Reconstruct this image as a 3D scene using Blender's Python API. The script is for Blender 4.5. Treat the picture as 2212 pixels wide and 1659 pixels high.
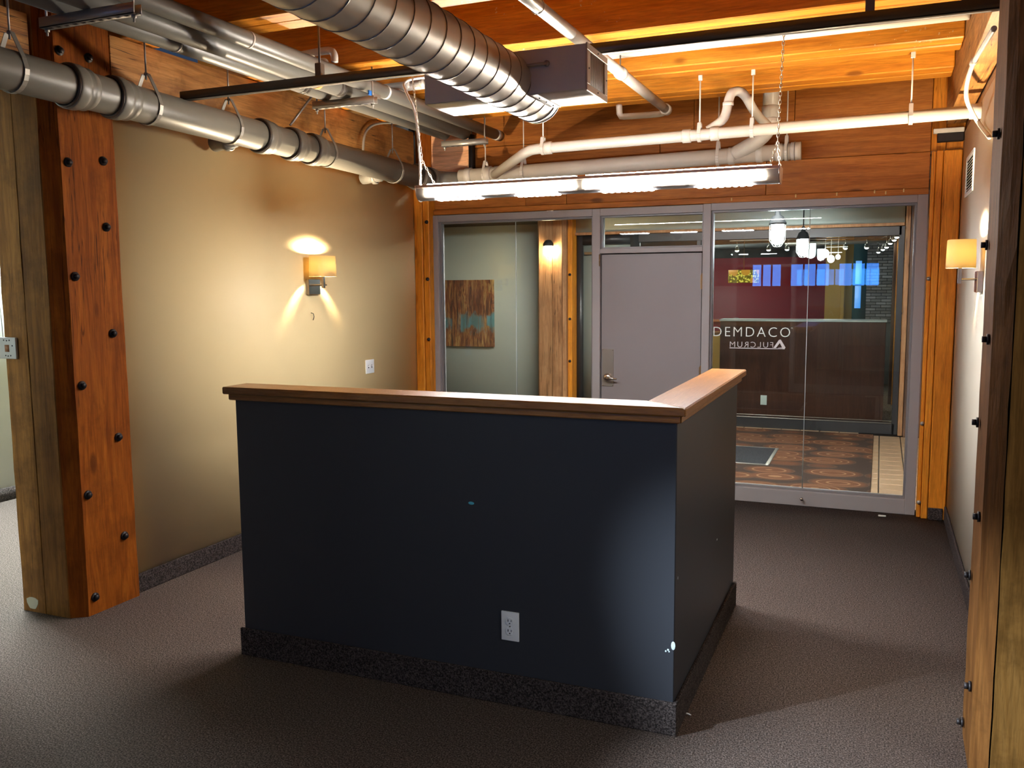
import bpy, bmesh, math, random
from mathutils import Vector, Matrix
random.seed(7)
for o in list(bpy.data.objects): bpy.data.objects.remove(o)
SC = bpy.context.scene
COL = SC.collection
PI = math.pi

# ------------------------------------------------------------------ camera
def set_camera():
    cd = bpy.data.cameras.new('camera'); cam = bpy.data.objects.new('camera', cd); COL.objects.link(cam)
    yaw, pitch, roll = -0.395347, -0.111375, -0.007743
    f = Vector((math.sin(yaw)*math.cos(pitch), math.cos(yaw)*math.cos(pitch), math.sin(pitch)))
    r = Vector((math.cos(yaw), -math.sin(yaw), 0)); u = r.cross(f)
    r2 = r*math.cos(roll) + u*math.sin(roll); u2 = -r*math.sin(roll) + u*math.cos(roll)
    m = Matrix(((r2.x, u2.x, -f.x, 0), (r2.y, u2.y, -f.y, 0), (r2.z, u2.z, -f.z, 1.6), (0, 0, 0, 1)))
    cam.matrix_world = m
    cd.sensor_width = 36; cd.lens = 36*1905.16/2212; cd.clip_start = 0.02
    SC.camera = cam
set_camera()

# ------------------------------------------------------------------ world, exposure
w = bpy.data.worlds.new('world'); SC.world = w; w.use_nodes = True
w.node_tree.nodes['Background'].inputs[0].default_value = (0.10, 0.17, 0.32, 1)
w.node_tree.nodes['Background'].inputs[1].default_value = 0.25
SC.view_settings.view_transform = 'Standard'; SC.view_settings.look = 'None'
SC.view_settings.exposure = 0.0; SC.view_settings.gamma = 1; SC.view_settings.use_curve_mapping = False
try:
    SC.cycles.use_denoising = True
    SC.cycles.max_bounces = 10; SC.cycles.transparent_max_bounces = 24; SC.cycles.sample_clamp_indirect = 4
    SC.cycles.caustics_reflective = False; SC.cycles.caustics_refractive = False
except Exception: pass

# light strengths (the lamps' own emission)
E_TOP, E_LENS, E_SLOT = 105.0, 210.0, 520.0
E_BULB = 7500.0
E_WIN = 12.0
E_HALL = 400.0
E_BACK = 220.0
E_SIDE = 210.0
P_SPOT = 2500.0

def lamp(name, kind, loc, energy, color, size=0.1, size_y=None, rot=(0, 0, 0), parent=None, spread=None):
    d = bpy.data.lights.new(name, kind); o = bpy.data.objects.new(name, d); COL.objects.link(o)
    d.energy = energy; d.color = color
    if kind == 'AREA':
        d.size = size
        if size_y: d.shape = 'RECTANGLE'; d.size_y = size_y
        if spread: d.spread = spread
    else: d.shadow_soft_size = size
    o.location = loc; o.rotation_euler = rot
    if parent: o.parent = parent
    return o

# ------------------------------------------------------------------ mesh builder
class MB:
    def __init__(s): s.bm = bmesh.new()
    def box(s, x0, x1, y0, y1, z0, z1, bev=0.0, seg=1):
        if x0 > x1: x0, x1 = x1, x0
        if y0 > y1: y0, y1 = y1, y0
        if z0 > z1: z0, z1 = z1, z0
        v = [s.bm.verts.new(p) for p in ((x0,y0,z0),(x1,y0,z0),(x1,y1,z0),(x0,y1,z0),(x0,y0,z1),(x1,y0,z1),(x1,y1,z1),(x0,y1,z1))]
        fs = [s.bm.faces.new([v[i] for i in q]) for q in ((0,3,2,1),(4,5,6,7),(0,1,5,4),(1,2,6,5),(2,3,7,6),(3,0,4,7))]
        if bev > 0:
            es = list({e for f in fs for e in f.edges})
            bmesh.ops.bevel(s.bm, geom=es, offset=bev, segments=seg, affect='EDGES', profile=0.6)
        return s
    def prism(s, pts, axis, a, b, bev=0.0):
        # pts: 2D polygon in the plane normal to axis; x:(y,z) y:(x,z) z:(x,y)
        def P(p, t):
            return {'x': (t, p[0], p[1]), 'y': (p[0], t, p[1]), 'z': (p[0], p[1], t)}[axis]
        A = [s.bm.verts.new(P(p, a)) for p in pts]; B = [s.bm.verts.new(P(p, b)) for p in pts]
        n = len(pts)
        fs = [s.bm.faces.new(A), s.bm.faces.new(B[::-1])]
        for i in range(n): fs.append(s.bm.faces.new((A[i], B[i], B[(i+1) % n], A[(i+1) % n])))
        bmesh.ops.recalc_face_normals(s.bm, faces=fs)
        if bev > 0:
            es = list({e for f in fs for e in f.edges})
            bmesh.ops.bevel(s.bm, geom=es, offset=bev, segments=1, affect='EDGES')
        return s
    def cyl(s, p0, p1, r, r2=None, n=16, caps=True):
        return s.tube([p0, p1], [r, r if r2 is None else r2], n, caps)
    def tube(s, path, r, n=10, caps=True, closed=False):
        path = [Vector(p) for p in path]; N = len(path)
        if not isinstance(r, (list, tuple)): r = [r]*N
        T = []
        for i in range(N):
            if closed: t = path[(i+1) % N] - path[i-1]
            else: t = path[min(i+1, N-1)] - path[max(i-1, 0)]
            T.append(t.normalized() if t.length > 0 else (T[-1] if T else Vector((0, 0, 1))))
        up = Vector((0, 0, 1)) if abs(T[0].z) < 0.9 else Vector((1, 0, 0))
        u = T[0].cross(up).normalized(); rings = []
        for i in range(N):
            u = (u - T[i]*u.dot(T[i])).normalized(); v = T[i].cross(u)
            rings.append([s.bm.verts.new(path[i] + (u*math.cos(2*PI*k/n) + v*math.sin(2*PI*k/n))*r[i]) for k in range(n)])
        M = N if closed else N-1
        for i in range(M):
            a, b = rings[i], rings[(i+1) % N]
            for k in range(n):
                s.bm.faces.new((a[k], a[(k+1) % n], b[(k+1) % n], b[k]))
        if caps and not closed:
            s.bm.faces.new(rings[0][::-1]); s.bm.faces.new(rings[-1])
        return s
    def lathe(s, prof, c=(0, 0, 0), axis='z', n=24):
        # prof: list (r, h)
        rings = []
        for r, h in prof:
            ring = []
            for k in range(n):
                a = 2*PI*k/n; x, y = r*math.cos(a), r*math.sin(a)
                p = {'z': (x, y, h), 'y': (x, h, -y), 'x': (h, x, y)}[axis]
                ring.append(s.bm.verts.new((p[0]+c[0], p[1]+c[1], p[2]+c[2])))
            rings.append(ring)
        for i in range(len(rings)-1):
            for k in range(n):
                s.bm.faces.new((rings[i][k], rings[i][(k+1) % n], rings[i+1][(k+1) % n], rings[i+1][k]))
        return s
    def ring(s, c, axis, R, r, n=24, m=6, a0=0, a1=2*PI):
        full = abs(a1-a0-2*PI) < 1e-6; pts = []
        N = n if full else n+1
        for k in range(N):
            a = a0 + (a1-a0)*k/n; x, y = R*math.cos(a), R*math.sin(a)
            p = {'z': (x, y, 0), 'y': (x, 0, y), 'x': (0, x, y)}[axis]
            pts.append((c[0]+p[0], c[1]+p[1], c[2]+p[2]))
        return s.tube(pts, r, m, closed=full)
    def sphere(s, c, r, sc=(1, 1, 1), u=16, v=10):
        m = Matrix.Translation(c) @ Matrix.Diagonal((r*sc[0], r*sc[1], r*sc[2], 1))
        bmesh.ops.create_uvsphere(s.bm, u_segments=u, v_segments=v, radius=1, matrix=m)
        return s
    def quad(s, *p):
        s.bm.faces.new([s.bm.verts.new(q) for q in p]); return s
    def build(s, name, mat, parent=None, loc=(0, 0, 0), smooth=35, **props):
        me = bpy.data.meshes.new(name)
        if smooth:
            lim = math.radians(smooth)
            for e in s.bm.edges:
                if len(e.link_faces) == 2:
                    try: e.smooth = e.calc_face_angle(0) < lim
                    except Exception: pass
            for f in s.bm.faces: f.smooth = True
        s.bm.normal_update(); s.bm.to_mesh(me); s.bm.free()
        me.materials.append(mat)
        o = bpy.data.objects.new(name, me); COL.objects.link(o); o.location = loc
        if parent: o.parent = parent
        for k, v in props.items(): o[k] = v
        return o

def thing(name, label, cat, loc=(0, 0, 0), group=None, rz=0):
    o = bpy.data.objects.new(name, None); COL.objects.link(o); o.empty_display_size = 0.05
    o.location = loc; o.rotation_euler[2] = rz; o['label'] = label; o['category'] = cat
    if group: o['group'] = group
    return o
def tag(o, label, cat, group=None):
    o['label'] = label; o['category'] = cat
    if group: o['group'] = group
    return o
def struct(name, loc=(0, 0, 0)):
    o = bpy.data.objects.new(name, None); COL.objects.link(o); o.empty_display_size = 0.05
    o.location = loc; o['kind'] = 'structure'; return o
def S(mb, name, mat, **k):
    o = mb.build(name, mat, **k); o['kind'] = 'structure'; return o

# ------------------------------------------------------------------ materials
class NT:
    def __init__(s, name):
        s.m = bpy.data.materials.new(name); s.m.use_nodes = True; s.t = s.m.node_tree
        s.b = s.t.nodes['Principled BSDF']; s.out = s.t.nodes['Material Output']
    def n(s, typ, **k):
        x = s.t.nodes.new(typ)
        for a, v in k.items():
            if a.startswith('i_'): x.inputs[a[2:].replace('_', ' ')].default_value = v
            else: setattr(x, a, v)
        return x
    def l(s, a, b): s.t.links.new(a, b)
    def ramp(s, fac, stops, interp='LINEAR'):
        r = s.n('ShaderNodeValToRGB'); r.color_ramp.interpolation = interp
        e = r.color_ramp.elements
        while len(e) < len(stops): e.new(0.5)
        for i, (p, c) in enumerate(stops):
            e[i].position = p; e[i].color = (c, c, c, 1) if isinstance(c, (int, float)) else (*c, 1)
        s.l(fac, r.inputs[0]); return r.outputs[0]
    def mix(s, fac, a, b, mode='MIX'):
        x = s.n('ShaderNodeMix', data_type='RGBA', blend_type=mode)
        for i, v in ((0, fac), (6, a), (7, b)):
            if hasattr(v, 'is_output'): s.l(v, x.inputs[i])
            elif isinstance(v, (int, float)): x.inputs[i].default_value = v if i == 0 else (v, v, v, 1)
            else: x.inputs[i].default_value = (*v, 1)
        return x.outputs[2]
    def math(s, op, a, b=0.0, c=0.0):
        x = s.n('ShaderNodeMath', operation=op)
        for i, v in enumerate((a, b, c)):
            if hasattr(v, 'is_output'): s.l(v, x.inputs[i])
            else: x.inputs[i].default_value = v
        return x.outputs[0]
    def bump(s, h, strength=0.3, dist=0.01):
        x = s.n('ShaderNodeBump'); x.inputs['Strength'].default_value = strength; x.inputs['Distance'].default_value = dist
        s.l(h, x.inputs['Height']); s.l(x.outputs[0], s.b.inputs['Normal'])
    def coords(s, scale=(1, 1, 1), rnd=0.0):
        c = s.n('ShaderNodeTexCoord').outputs['Object']
        if rnd:
            oi = s.n('ShaderNodeObjectInfo'); v = s.n('ShaderNodeVectorMath', operation='ADD')
            q = s.math('MULTIPLY', oi.outputs['Random'], rnd)
            s.l(c, v.inputs[0]); s.l(q, v.inputs[1]); c = v.outputs[0]
        m = s.n('ShaderNodeMapping'); m.inputs['Scale'].default_value = scale; s.l(c, m.inputs[0]); return m.outputs[0]
    def noise(s, vec, scale=5, detail=4, rough=0.55, dist=0.0):
        x = s.n('ShaderNodeTexNoise'); x.inputs['Scale'].default_value = scale; x.inputs['Detail'].default_value = detail
        x.inputs['Roughness'].default_value = rough; x.inputs['Distortion'].default_value = dist
        s.l(vec, x.inputs[0]); return x.outputs['Fac']

def plain(name, col, rough=0.5, metal=0.0, var=0.06, bump=0.0, scale=8, spec=0.5, emit=0, emitcol=None, coat=0):
    t = NT(name); t.b.inputs['Roughness'].default_value = rough; t.b.inputs['Metallic'].default_value = metal
    t.b.inputs['Specular IOR Level'].default_value = spec; t.b.inputs['Coat Weight'].default_value = coat
    nz = t.noise(t.coords(), scale, 3)
    c = t.mix(nz, tuple(x*(1-var) for x in col), tuple(min(1, x*(1+var)) for x in col)); t.l(c, t.b.inputs['Base Color'])
    if bump: t.bump(t.noise(t.coords(), scale*12, 3), bump, 0.002)
    if emit:
        t.b.inputs['Emission Color'].default_value = (*(emitcol or col), 1); t.b.inputs['Emission Strength'].default_value = emit
    return t.m

def wood(name, base, dark, light, axis='x', rough=0.45, knots=0.0, check=0.5, grain=1.0, wear=0.0, rnd=30.0, spots=0.0, spec=0.4):
    t = NT(name); t.b.inputs['Roughness'].default_value = rough; t.b.inputs['Specular IOR Level'].default_value = spec
    L, Wd = 0.7*grain, 9*grain
    sc = {'x': (L, Wd, Wd), 'y': (Wd, L, Wd), 'z': (Wd, Wd, L)}[axis]
    v = t.coords(sc, rnd); v2 = t.coords(tuple(a*4 for a in sc), rnd)
    n1 = t.noise(v, 1.6, 5, 0.6, 1.2); n2 = t.noise(v2, 3.0, 4, 0.6, 0.4)
    c = t.ramp(n1, ((0.25, dark), (0.5, base), (0.75, light)))
    fine = t.ramp(n2, ((0.3, 0.62), (0.62, 1.08)))
    c = t.mix(0.75, c, fine, 'MULTIPLY')
    oi = t.n('ShaderNodeObjectInfo'); hv = t.ramp(oi.outputs['Random'], ((0, 0.86), (1, 1.1)))
    c = t.mix(1.0, c, hv, 'MULTIPLY')
    h = n2
    if check:
        cs = {'x': (0.5, 14, 14), 'y': (14, 0.5, 14), 'z': (14, 14, 0.5)}[axis]
        ck = t.ramp(t.noise(t.coords(cs, rnd), 2.2, 2, 0.4, 0.2), ((0.485, 1), (0.497, 0.15), (0.503, 0.15), (0.515, 1)))
        msk = t.ramp(t.noise(t.coords((1, 1, 1), rnd), 1.6, 2), ((0.52, 0.0), (0.6, check)))
        c = t.mix(msk, c, t.mix(1.0, c, ck, 'MULTIPLY'))
    if knots:
        ks = {'x': (2.2, 5.5, 5.5), 'y': (5.5, 2.2, 5.5), 'z': (5.5, 5.5, 2.2)}[axis]
        vo = t.n('ShaderNodeTexVoronoi'); vo.inputs['Scale'].default_value = 0.85; t.l(t.coords(ks, rnd), vo.inputs[0])
        k = t.ramp(vo.outputs['Distance'], ((0.0, 1), (0.07, 0.9), (0.12, 0.0)))
        c = t.mix(t.math('MULTIPLY', k, knots), c, tuple(a*0.35 for a in dark))
    if spots:
        sp = t.ramp(t.noise(t.coords((1, 1, 1), rnd), 30, 3, 0.7), ((0.66, 0), (0.69, 1)))
        ms = t.ramp(t.noise(t.coords((1, 1, 1), rnd), 2.5, 2), ((0.56, 0), (0.62, spots)))
        c = t.mix(t.math('MULTIPLY', sp, ms), c, (0.62, 0.5, 0.33))
    if wear:
        wn = t.ramp(t.noise(t.coords((1.3, 1.3, 1.3), rnd), 2.4, 6, 0.7), ((0.48, 0), (0.62, wear)))
        c = t.mix(wn, c, tuple(a*0.45 for a in dark))
    t.l(c, t.b.inputs['Base Color']); t.bump(h, 0.35, 0.004)
    return t.m

def emission(name, col, s):
    t = NT(name); t.b.inputs['Base Color'].default_value = (0.8, 0.8, 0.8, 1)
    t.b.inputs['Emission Color'].default_value = (*col, 1); t.b.inputs['Emission Strength'].default_value = s
    return t.m

def glass(name, tint=(0.93, 0.97, 0.95), ior=1.5, boost=1.0):
    t = NT(name); t.t.nodes.remove(t.b)
    tr = t.n('ShaderNodeBsdfTransparent'); tr.inputs[0].default_value = (*tint, 1)
    gl = t.n('ShaderNodeBsdfGlossy'); gl.inputs['Roughness'].default_value = 0.0
    fr = t.n('ShaderNodeFresnel'); fr.inputs[0].default_value = ior
    mx = t.n('ShaderNodeMixShader'); t.l(t.math('MULTIPLY', fr.outputs[0], boost), mx.inputs[0])
    t.l(tr.outputs[0], mx.inputs[1]); t.l(gl.outputs[0], mx.inputs[2]); t.l(mx.outputs[0], t.out.inputs[0])
    return t.m

def carpet(name, a, b, c3, scale=1.0, bump=0.6):
    t = NT(name); t.b.inputs['Roughness'].default_value = 0.95; t.b.inputs['Specular IOR Level'].default_value = 0.1
    v = t.coords()
    n1 = t.noise(v, 170*scale, 2, 0.6); n2 = t.noise(v, 60*scale, 3, 0.6); n3 = t.noise(v, 0.7, 2)
    c = t.ramp(n1, ((0.36, a), (0.5, b), (0.66, c3)))
    c = t.mix(0.5, c, t.ramp(n2, ((0.35, 0.7), (0.65, 1.25))), 'MULTIPLY')
    c = t.mix(0.25, c, t.ramp(n3, ((0.3, 0.8), (0.7, 1.15))), 'MULTIPLY')
    t.l(c, t.b.inputs['Base Color']); t.bump(n1, bump, 0.006); return t.m

def wallpaint(name, col, rough=0.55):
    t = NT(name); t.b.inputs['Roughness'].default_value = rough; t.b.inputs['Specular IOR Level'].default_value = 0.35
    n = t.noise(t.coords(), 1.3, 3)
    c = t.mix(n, tuple(x*0.94 for x in col), tuple(x*1.05 for x in col)); t.l(c, t.b.inputs['Base Color'])
    t.bump(t.noise(t.coords(), 120, 2), 0.05, 0.002); return t.m

M = {}
M['carpet'] = carpet('dark_carpet', (0.030, 0.022, 0.018), (0.088, 0.066, 0.055), (0.19, 0.15, 0.13))
M['carpet_base'] = carpet('carpet_base_dark', (0.012, 0.010, 0.009), (0.038, 0.029, 0.027), (0.085, 0.068, 0.062), 1.0)
M['beige'] = wallpaint('beige_wall_paint', (0.79, 0.61, 0.31))
M['beige_r'] = wallpaint('cream_wall_paint', (0.84, 0.76, 0.60))
M['hall'] = wallpaint('pale_hall_paint', (0.80, 0.84, 0.78))
M['greygreen'] = wallpaint('grey_green_paint', (0.34, 0.375, 0.33))
M['rear'] = wallpaint('rear_wall_paint', (0.42, 0.38, 0.32))
M['post'] = wood('old_post_wood', (0.21, 0.053, 0.004), (0.12, 0.024, 0.0015), (0.29, 0.085, 0.007), 'z', 0.7, spec=0.1, knots=0.7, check=0.7, wear=0.35)
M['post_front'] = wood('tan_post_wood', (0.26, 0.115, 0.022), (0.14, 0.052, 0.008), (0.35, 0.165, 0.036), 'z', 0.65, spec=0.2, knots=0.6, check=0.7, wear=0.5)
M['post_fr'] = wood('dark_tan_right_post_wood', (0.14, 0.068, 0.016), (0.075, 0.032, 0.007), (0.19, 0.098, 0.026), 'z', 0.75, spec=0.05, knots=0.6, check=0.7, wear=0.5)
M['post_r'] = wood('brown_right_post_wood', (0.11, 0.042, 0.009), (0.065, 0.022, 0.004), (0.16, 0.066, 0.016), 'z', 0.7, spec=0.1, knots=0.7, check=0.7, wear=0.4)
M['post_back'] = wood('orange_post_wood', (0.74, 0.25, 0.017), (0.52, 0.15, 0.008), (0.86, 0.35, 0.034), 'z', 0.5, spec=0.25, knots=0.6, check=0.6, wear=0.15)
M['header'] = wood('header_timber', (0.37, 0.122, 0.017), (0.24, 0.065, 0.008), (0.46, 0.165, 0.028), 'x', 0.5, spec=0.25, knots=0.8, check=0.15, grain=1.0)
M['pink'] = wood('pink_timber_block', (0.78, 0.40, 0.20), (0.60, 0.27, 0.12), (0.88, 0.50, 0.27), 'x', 0.6, knots=0.5, check=0.2)
M['joist'] = wood('joist_timber', (0.60, 0.21, 0.015), (0.40, 0.11, 0.006), (0.74, 0.31, 0.035), 'x', 0.45, spec=0.3, knots=0.8, check=0.3, spots=0.9)
M['girder'] = wood('worn_girder_timber', (0.44, 0.20, 0.05), (0.25, 0.09, 0.02), (0.56, 0.28, 0.09), 'y', 0.6, knots=0.6, check=1.0, wear=0.55)
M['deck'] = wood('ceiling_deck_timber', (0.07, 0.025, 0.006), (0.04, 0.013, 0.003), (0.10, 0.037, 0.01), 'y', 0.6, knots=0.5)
M['oak'] = wood('oak_desk_cap', (0.30, 0.122, 0.028), (0.21, 0.078, 0.016), (0.39, 0.178, 0.046), 'x', 0.28, knots=0.0, check=0.0, grain=2.2)
M['oak_y'] = wood('oak_desk_cap_side', (0.30, 0.122, 0.028), (0.21, 0.078, 0.016), (0.39, 0.178, 0.046), 'y', 0.28, knots=0.0, check=0.0, grain=2.2)
M['plywood'] = wood('plywood_panel', (0.62, 0.36, 0.17), (0.48, 0.25, 0.10), (0.70, 0.45, 0.24), 'y', 0.5, knots=0.2, check=0.0, grain=1.6)
M['rustic'] = wood('rustic_lobby_timber', (0.42, 0.20, 0.085), (0.26, 0.11, 0.04), (0.55, 0.30, 0.14), 'z', 0.6, knots=0.6, check=1.0, wear=0.3)
M['darkpost'] = wood('dark_lobby_timber', (0.10, 0.05, 0.03), (0.05, 0.025, 0.015), (0.16, 0.08, 0.04), 'z', 0.6, knots=0.3, check=1.0)
M['deskwall'] = wallpaint('charcoal_desk_paint', (0.028, 0.030, 0.036), 0.42)
M['frame'] = plain('grey_taupe_frame', (0.27, 0.245, 0.235), 0.42, 0, 0.03)
M['bead'] = plain('grey_glazing_bead', (0.19, 0.175, 0.17), 0.35, 0, 0.03)
M['door'] = plain('taupe_door_paint', (0.20, 0.175, 0.168), 0.4, 0, 0.03, 0.1, 4)
M['bronze'] = plain('dark_bronze_frame', (0.032, 0.032, 0.034), 0.35, 0.3, 0.05)
M['glass'] = glass('storefront_glass')
M['glassedge'] = plain('bright_glass_joint', (0.65, 0.72, 0.70), 0.15, 0.0, 0.05)
M['galv'] = plain('galvanised_duct', (0.56, 0.525, 0.45), 0.34, 0.5, 0.12, 0.02, 3)
M['galvbright'] = plain('bright_galvanised_sheet', (0.42, 0.41, 0.39), 0.42, 0.7, 0.2, 0.02, 5)
M['seam'] = plain('duct_seam_metal', (0.24, 0.225, 0.20), 0.35, 0.9, 0.05)
M['box'] = plain('grey_plenum_sheet', (0.62, 0.60, 0.50), 0.5, 0.05, 0.06)
M['grille'] = plain('tan_grille_frame', (0.46, 0.38, 0.31), 0.5, 0.1, 0.05)
M['dark'] = plain('dark_void', (0.012, 0.010, 0.008), 1.0, spec=0.0)
M['pipe'] = plain('grey_cast_pipe_paint', (0.165, 0.155, 0.13), 0.40, 0.0, 0.08, 0.03, 6)
M['whitepipe'] = plain('white_painted_pipe', (0.60, 0.55, 0.47), 0.38, 0.0, 0.06, 0.03, 8)
M['insul'] = plain('grey_insulated_pipe_jacket', (0.15, 0.142, 0.122), 0.38, 0.0, 0.08, 0.15, 10)
M['rubber'] = plain('brown_rubber_gasket', (0.055, 0.04, 0.03), 0.4, 0.2)
M['hanger'] = plain('grey_steel_hanger', (0.34, 0.32, 0.28), 0.4, 0.5)
M['strut'] = plain('brown_grey_strut', (0.10, 0.088, 0.075), 0.4, 0.5, 0.08)
M['silver'] = plain('silver_sprinkler_pipe', (0.36, 0.35, 0.32), 0.3, 0.7, 0.08)
M['iron'] = plain('black_iron_bolt', (0.022, 0.018, 0.018), 0.5, 0.6, 0.2)
M['chrome'] = plain('brushed_nickel', (0.62, 0.58, 0.53), 0.16, 1.0, 0.04)
M['lockplate'] = plain('satin_nickel_plate', (0.40, 0.35, 0.29), 0.32, 0.8, 0.04)
M['brass'] = plain('aged_brass_hinge', (0.30, 0.19, 0.10), 0.35, 0.8, 0.1)
M['white'] = plain('white_plastic', (0.72, 0.73, 0.72), 0.35, 0, 0.02)
M['ivory'] = plain('ivory_plastic', (0.55, 0.55, 0.48), 0.45, 0, 0.1)
M['fixture'] = plain('champagne_fixture_metal', (0.50, 0.36, 0.29), 0.35, 0.3, 0.04)
M['fixgrey'] = plain('grey_fixture_metal', (0.40, 0.39, 0.37), 0.4, 0.2, 0.04)
M['chain'] = plain('zinc_chain', (0.60, 0.55, 0.45), 0.35, 0.7, 0.1)
M['cyan'] = plain('cyan_paint_speck', (0.07, 0.42, 0.55), 0.5)
M['tile'] = plain('tan_lobby_tile', (0.30, 0.185, 0.105), 0.32, 0, 0.12, 0.05, 6)
M['grout'] = plain('dark_tile_grout', (0.10, 0.08, 0.06), 0.8)
M['mat'] = carpet('charcoal_door_mat', (0.012, 0.012, 0.014), (0.025, 0.026, 0.03), (0.05, 0.05, 0.055), 0.8)
M['redwall'] = wallpaint('burgundy_wall_paint', (0.27, 0.014, 0.026))
M['yellow'] = wallpaint('mustard_wall_paint', (0.55, 0.34, 0.09))
M['orange'] = wallpaint('orange_wall_paint', (0.75, 0.40, 0.10))
M['teal'] = plain('teal_window_frame', (0.015, 0.08, 0.09), 0.5)
M['mahog'] = wood('mahogany_desk_front', (0.075, 0.022, 0.012), (0.05, 0.014, 0.008), (0.10, 0.032, 0.018), 'z', 0.3, check=0)
M['lamptop'] = plain('dark_lamp_cap', (0.012, 0.014, 0.017), 0.6, 0.0, spec=.2)
M['blackpipe'] = plain('black_painted_ceiling', (0.045, 0.047, 0.045), 0.6, 0, 0.4)
M['letter'] = plain('silver_vinyl_lettering', (0.62, 0.60, 0.58), 0.5)
M['e_top'] = emission('uplight_lens', (1.0, 0.93, 0.86), E_TOP)
M['e_lens'] = emission('fluorescent_lens', (1.0, 0.86, 0.68), E_LENS)
M['e_slot'] = emission('perforated_lens', (0.90, 0.93, 1.0), E_SLOT)
M['e_bulb'] = emission('warm_bulb', (1.0, 0.80, 0.55), E_BULB)
M['e_jar'] = emission('cool_jar_glass', (0.80, 0.92, 1.0), 90)
M['e_jarwarm'] = emission('warm_jar_glass', (1.0, 0.76, 0.45), 230)
M['e_spot'] = emission('spot_bulb', (1.0, 0.95, 0.95), 45)
M['e_win'] = emission('dusk_window_glow', (0.05, 0.27, 1.0), E_WIN)
M['e_winb'] = emission('blue_dusk_pane', (0.02, 0.30, 0.95), 1.15)
M['e_hall'] = emission('added_hall_tube', (0.82, 0.97, 1.0), E_HALL)
M['e_side'] = emission('added_side_tube', (1.0, 0.97, 0.92), E_SIDE)
M['e_back'] = emission('added_cool_tube', (0.72, 0.86, 1.0), E_BACK)

def mat_shade():
    t = NT('cream_lamp_shade'); t.b.inputs['Base Color'].default_value = (0.86, 0.72, 0.42, 1); t.b.inputs['Roughness'].default_value = 0.8
    tl = t.n('ShaderNodeBsdfTranslucent'); tl.inputs[0].default_value = (1.0, 0.86, 0.50, 1)
    mx = t.n('ShaderNodeMixShader'); mx.inputs[0].default_value = 0.75
    t.l(t.b.outputs[0], mx.inputs[1]); t.l(tl.outputs[0], mx.inputs[2]); t.l(mx.outputs[0], t.out.inputs[0]); return t.m
M['shade'] = mat_shade()
def mat_rug():
    t = NT('swirl_pattern_rug'); t.b.inputs['Roughness'].default_value = 0.9; t.b.inputs['Specular IOR Level'].default_value = 0.1
    vo = t.n('ShaderNodeTexVoronoi'); vo.inputs['Scale'].default_value = 1.0; vo.inputs['Randomness'].default_value = 0.55
    t.l(t.coords((2.3, 3.4, 1)), vo.inputs[0])
    d = vo.outputs['Distance']
    w_ = t.math('SINE', t.math('MULTIPLY', d, 46.0))
    ring = t.ramp(w_, ((0.70, (0.085, 0.034, 0.018)), (0.85, (0.16, 0.085, 0.045))))
    edge = t.ramp(d, ((0.0, 0.0), (0.50, 0.0), (0.60, 1.0)))
    c = t.mix(edge, ring, (0.032, 0.020, 0.016))
    c = t.mix(t.ramp(d, ((0.0, 1), (0.10, 0.8), (0.14, 0))), c, (0.09, 0.038, 0.02))
    t.l(c, t.b.inputs['Base Color']); return t.m
M['rug'] = mat_rug()
def mat_canvas():
    t = NT('abstract_canvas'); t.b.inputs['Roughness'].default_value = 0.6
    v = t.coords((16, 1, 2.2)); n = t.noise(v, 1.5, 9, 0.75, 0.6)
    c = t.ramp(n, ((0.34, (0.012, 0.008, 0.008)), (0.43, (0.09, 0.02, 0.01)), (0.50, (0.26, 0.085, 0.025)), (0.58, (0.46, 0.30, 0.10)), (0.68, (0.07, 0.02, 0.012))))
    sep = t.n('ShaderNodeSeparateXYZ'); t.l(t.coords(), sep.inputs[0])
    band = t.ramp(t.math('ADD', sep.outputs[2], 0.0), ((0.0, 0), (0.98, 0), (1.0, 1)))
    zz = t.math('ABSOLUTE', t.math('SUBTRACT', sep.outputs[2], 1.14))
    bm_ = t.ramp(t.math('ADD', zz, t.math('MULTIPLY', t.noise(t.coords((6, 1, 5)), 1.6, 4), 0.35)), ((0.24, 1), (0.30, 0)))
    xm = t.ramp(t.noise(t.coords((4, 1, 0.4)), 1.4, 3), ((0.42, 0), (0.50, 1)))
    c = t.mix(t.math('MULTIPLY', bm_, xm), c, (0.10, 0.36, 0.44))
    dk = t.ramp(t.noise(t.coords((9, 1, 0.7)), 1.3, 5, 0.7), ((0.56, 0), (0.63, 0.9)))
    c = t.mix(dk, c, (0.018, 0.012, 0.01))
    big = t.noise(t.coords((3.2, 1, .5)), 1.7, 4); c = t.mix(t.ramp(big, ((0.40, 0.0), (0.55, 0.75))), c, t.mix(1.0, c, (0.45, 0.22, 0.14), 'MULTIPLY'))
    t.l(c, t.b.inputs['Base Color']); t.bump(n, 0.4, 0.01); return t.m
M['canvas'] = mat_canvas()
def mat_floral():
    t = NT('yellow_floral_drum'); v = t.coords((1, 1, 1))
    vo = t.n('ShaderNodeTexVoronoi'); vo.inputs['Scale'].default_value = 34; t.l(v, vo.inputs[0])
    c1 = t.ramp(vo.outputs['Distance'], ((0.32, (0.85, 0.66, 0.10)), (0.52, (0.16, 0.11, 0.01))))
    vb = t.n('ShaderNodeTexVoronoi'); vb.inputs['Scale'].default_value = 5.5; t.l(v, vb.inputs[0])
    c = t.mix(t.ramp(vb.outputs['Distance'], ((0.30, 1), (0.34, 0))), c1, (0.62, 0.27, 0.03))
    t.l(c, t.b.inputs['Base Color']); t.l(c, t.b.inputs['Emission Color']); t.b.inputs['Emission Strength'].default_value = 0.95
    return t.m
M['floral'] = mat_floral()
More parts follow.
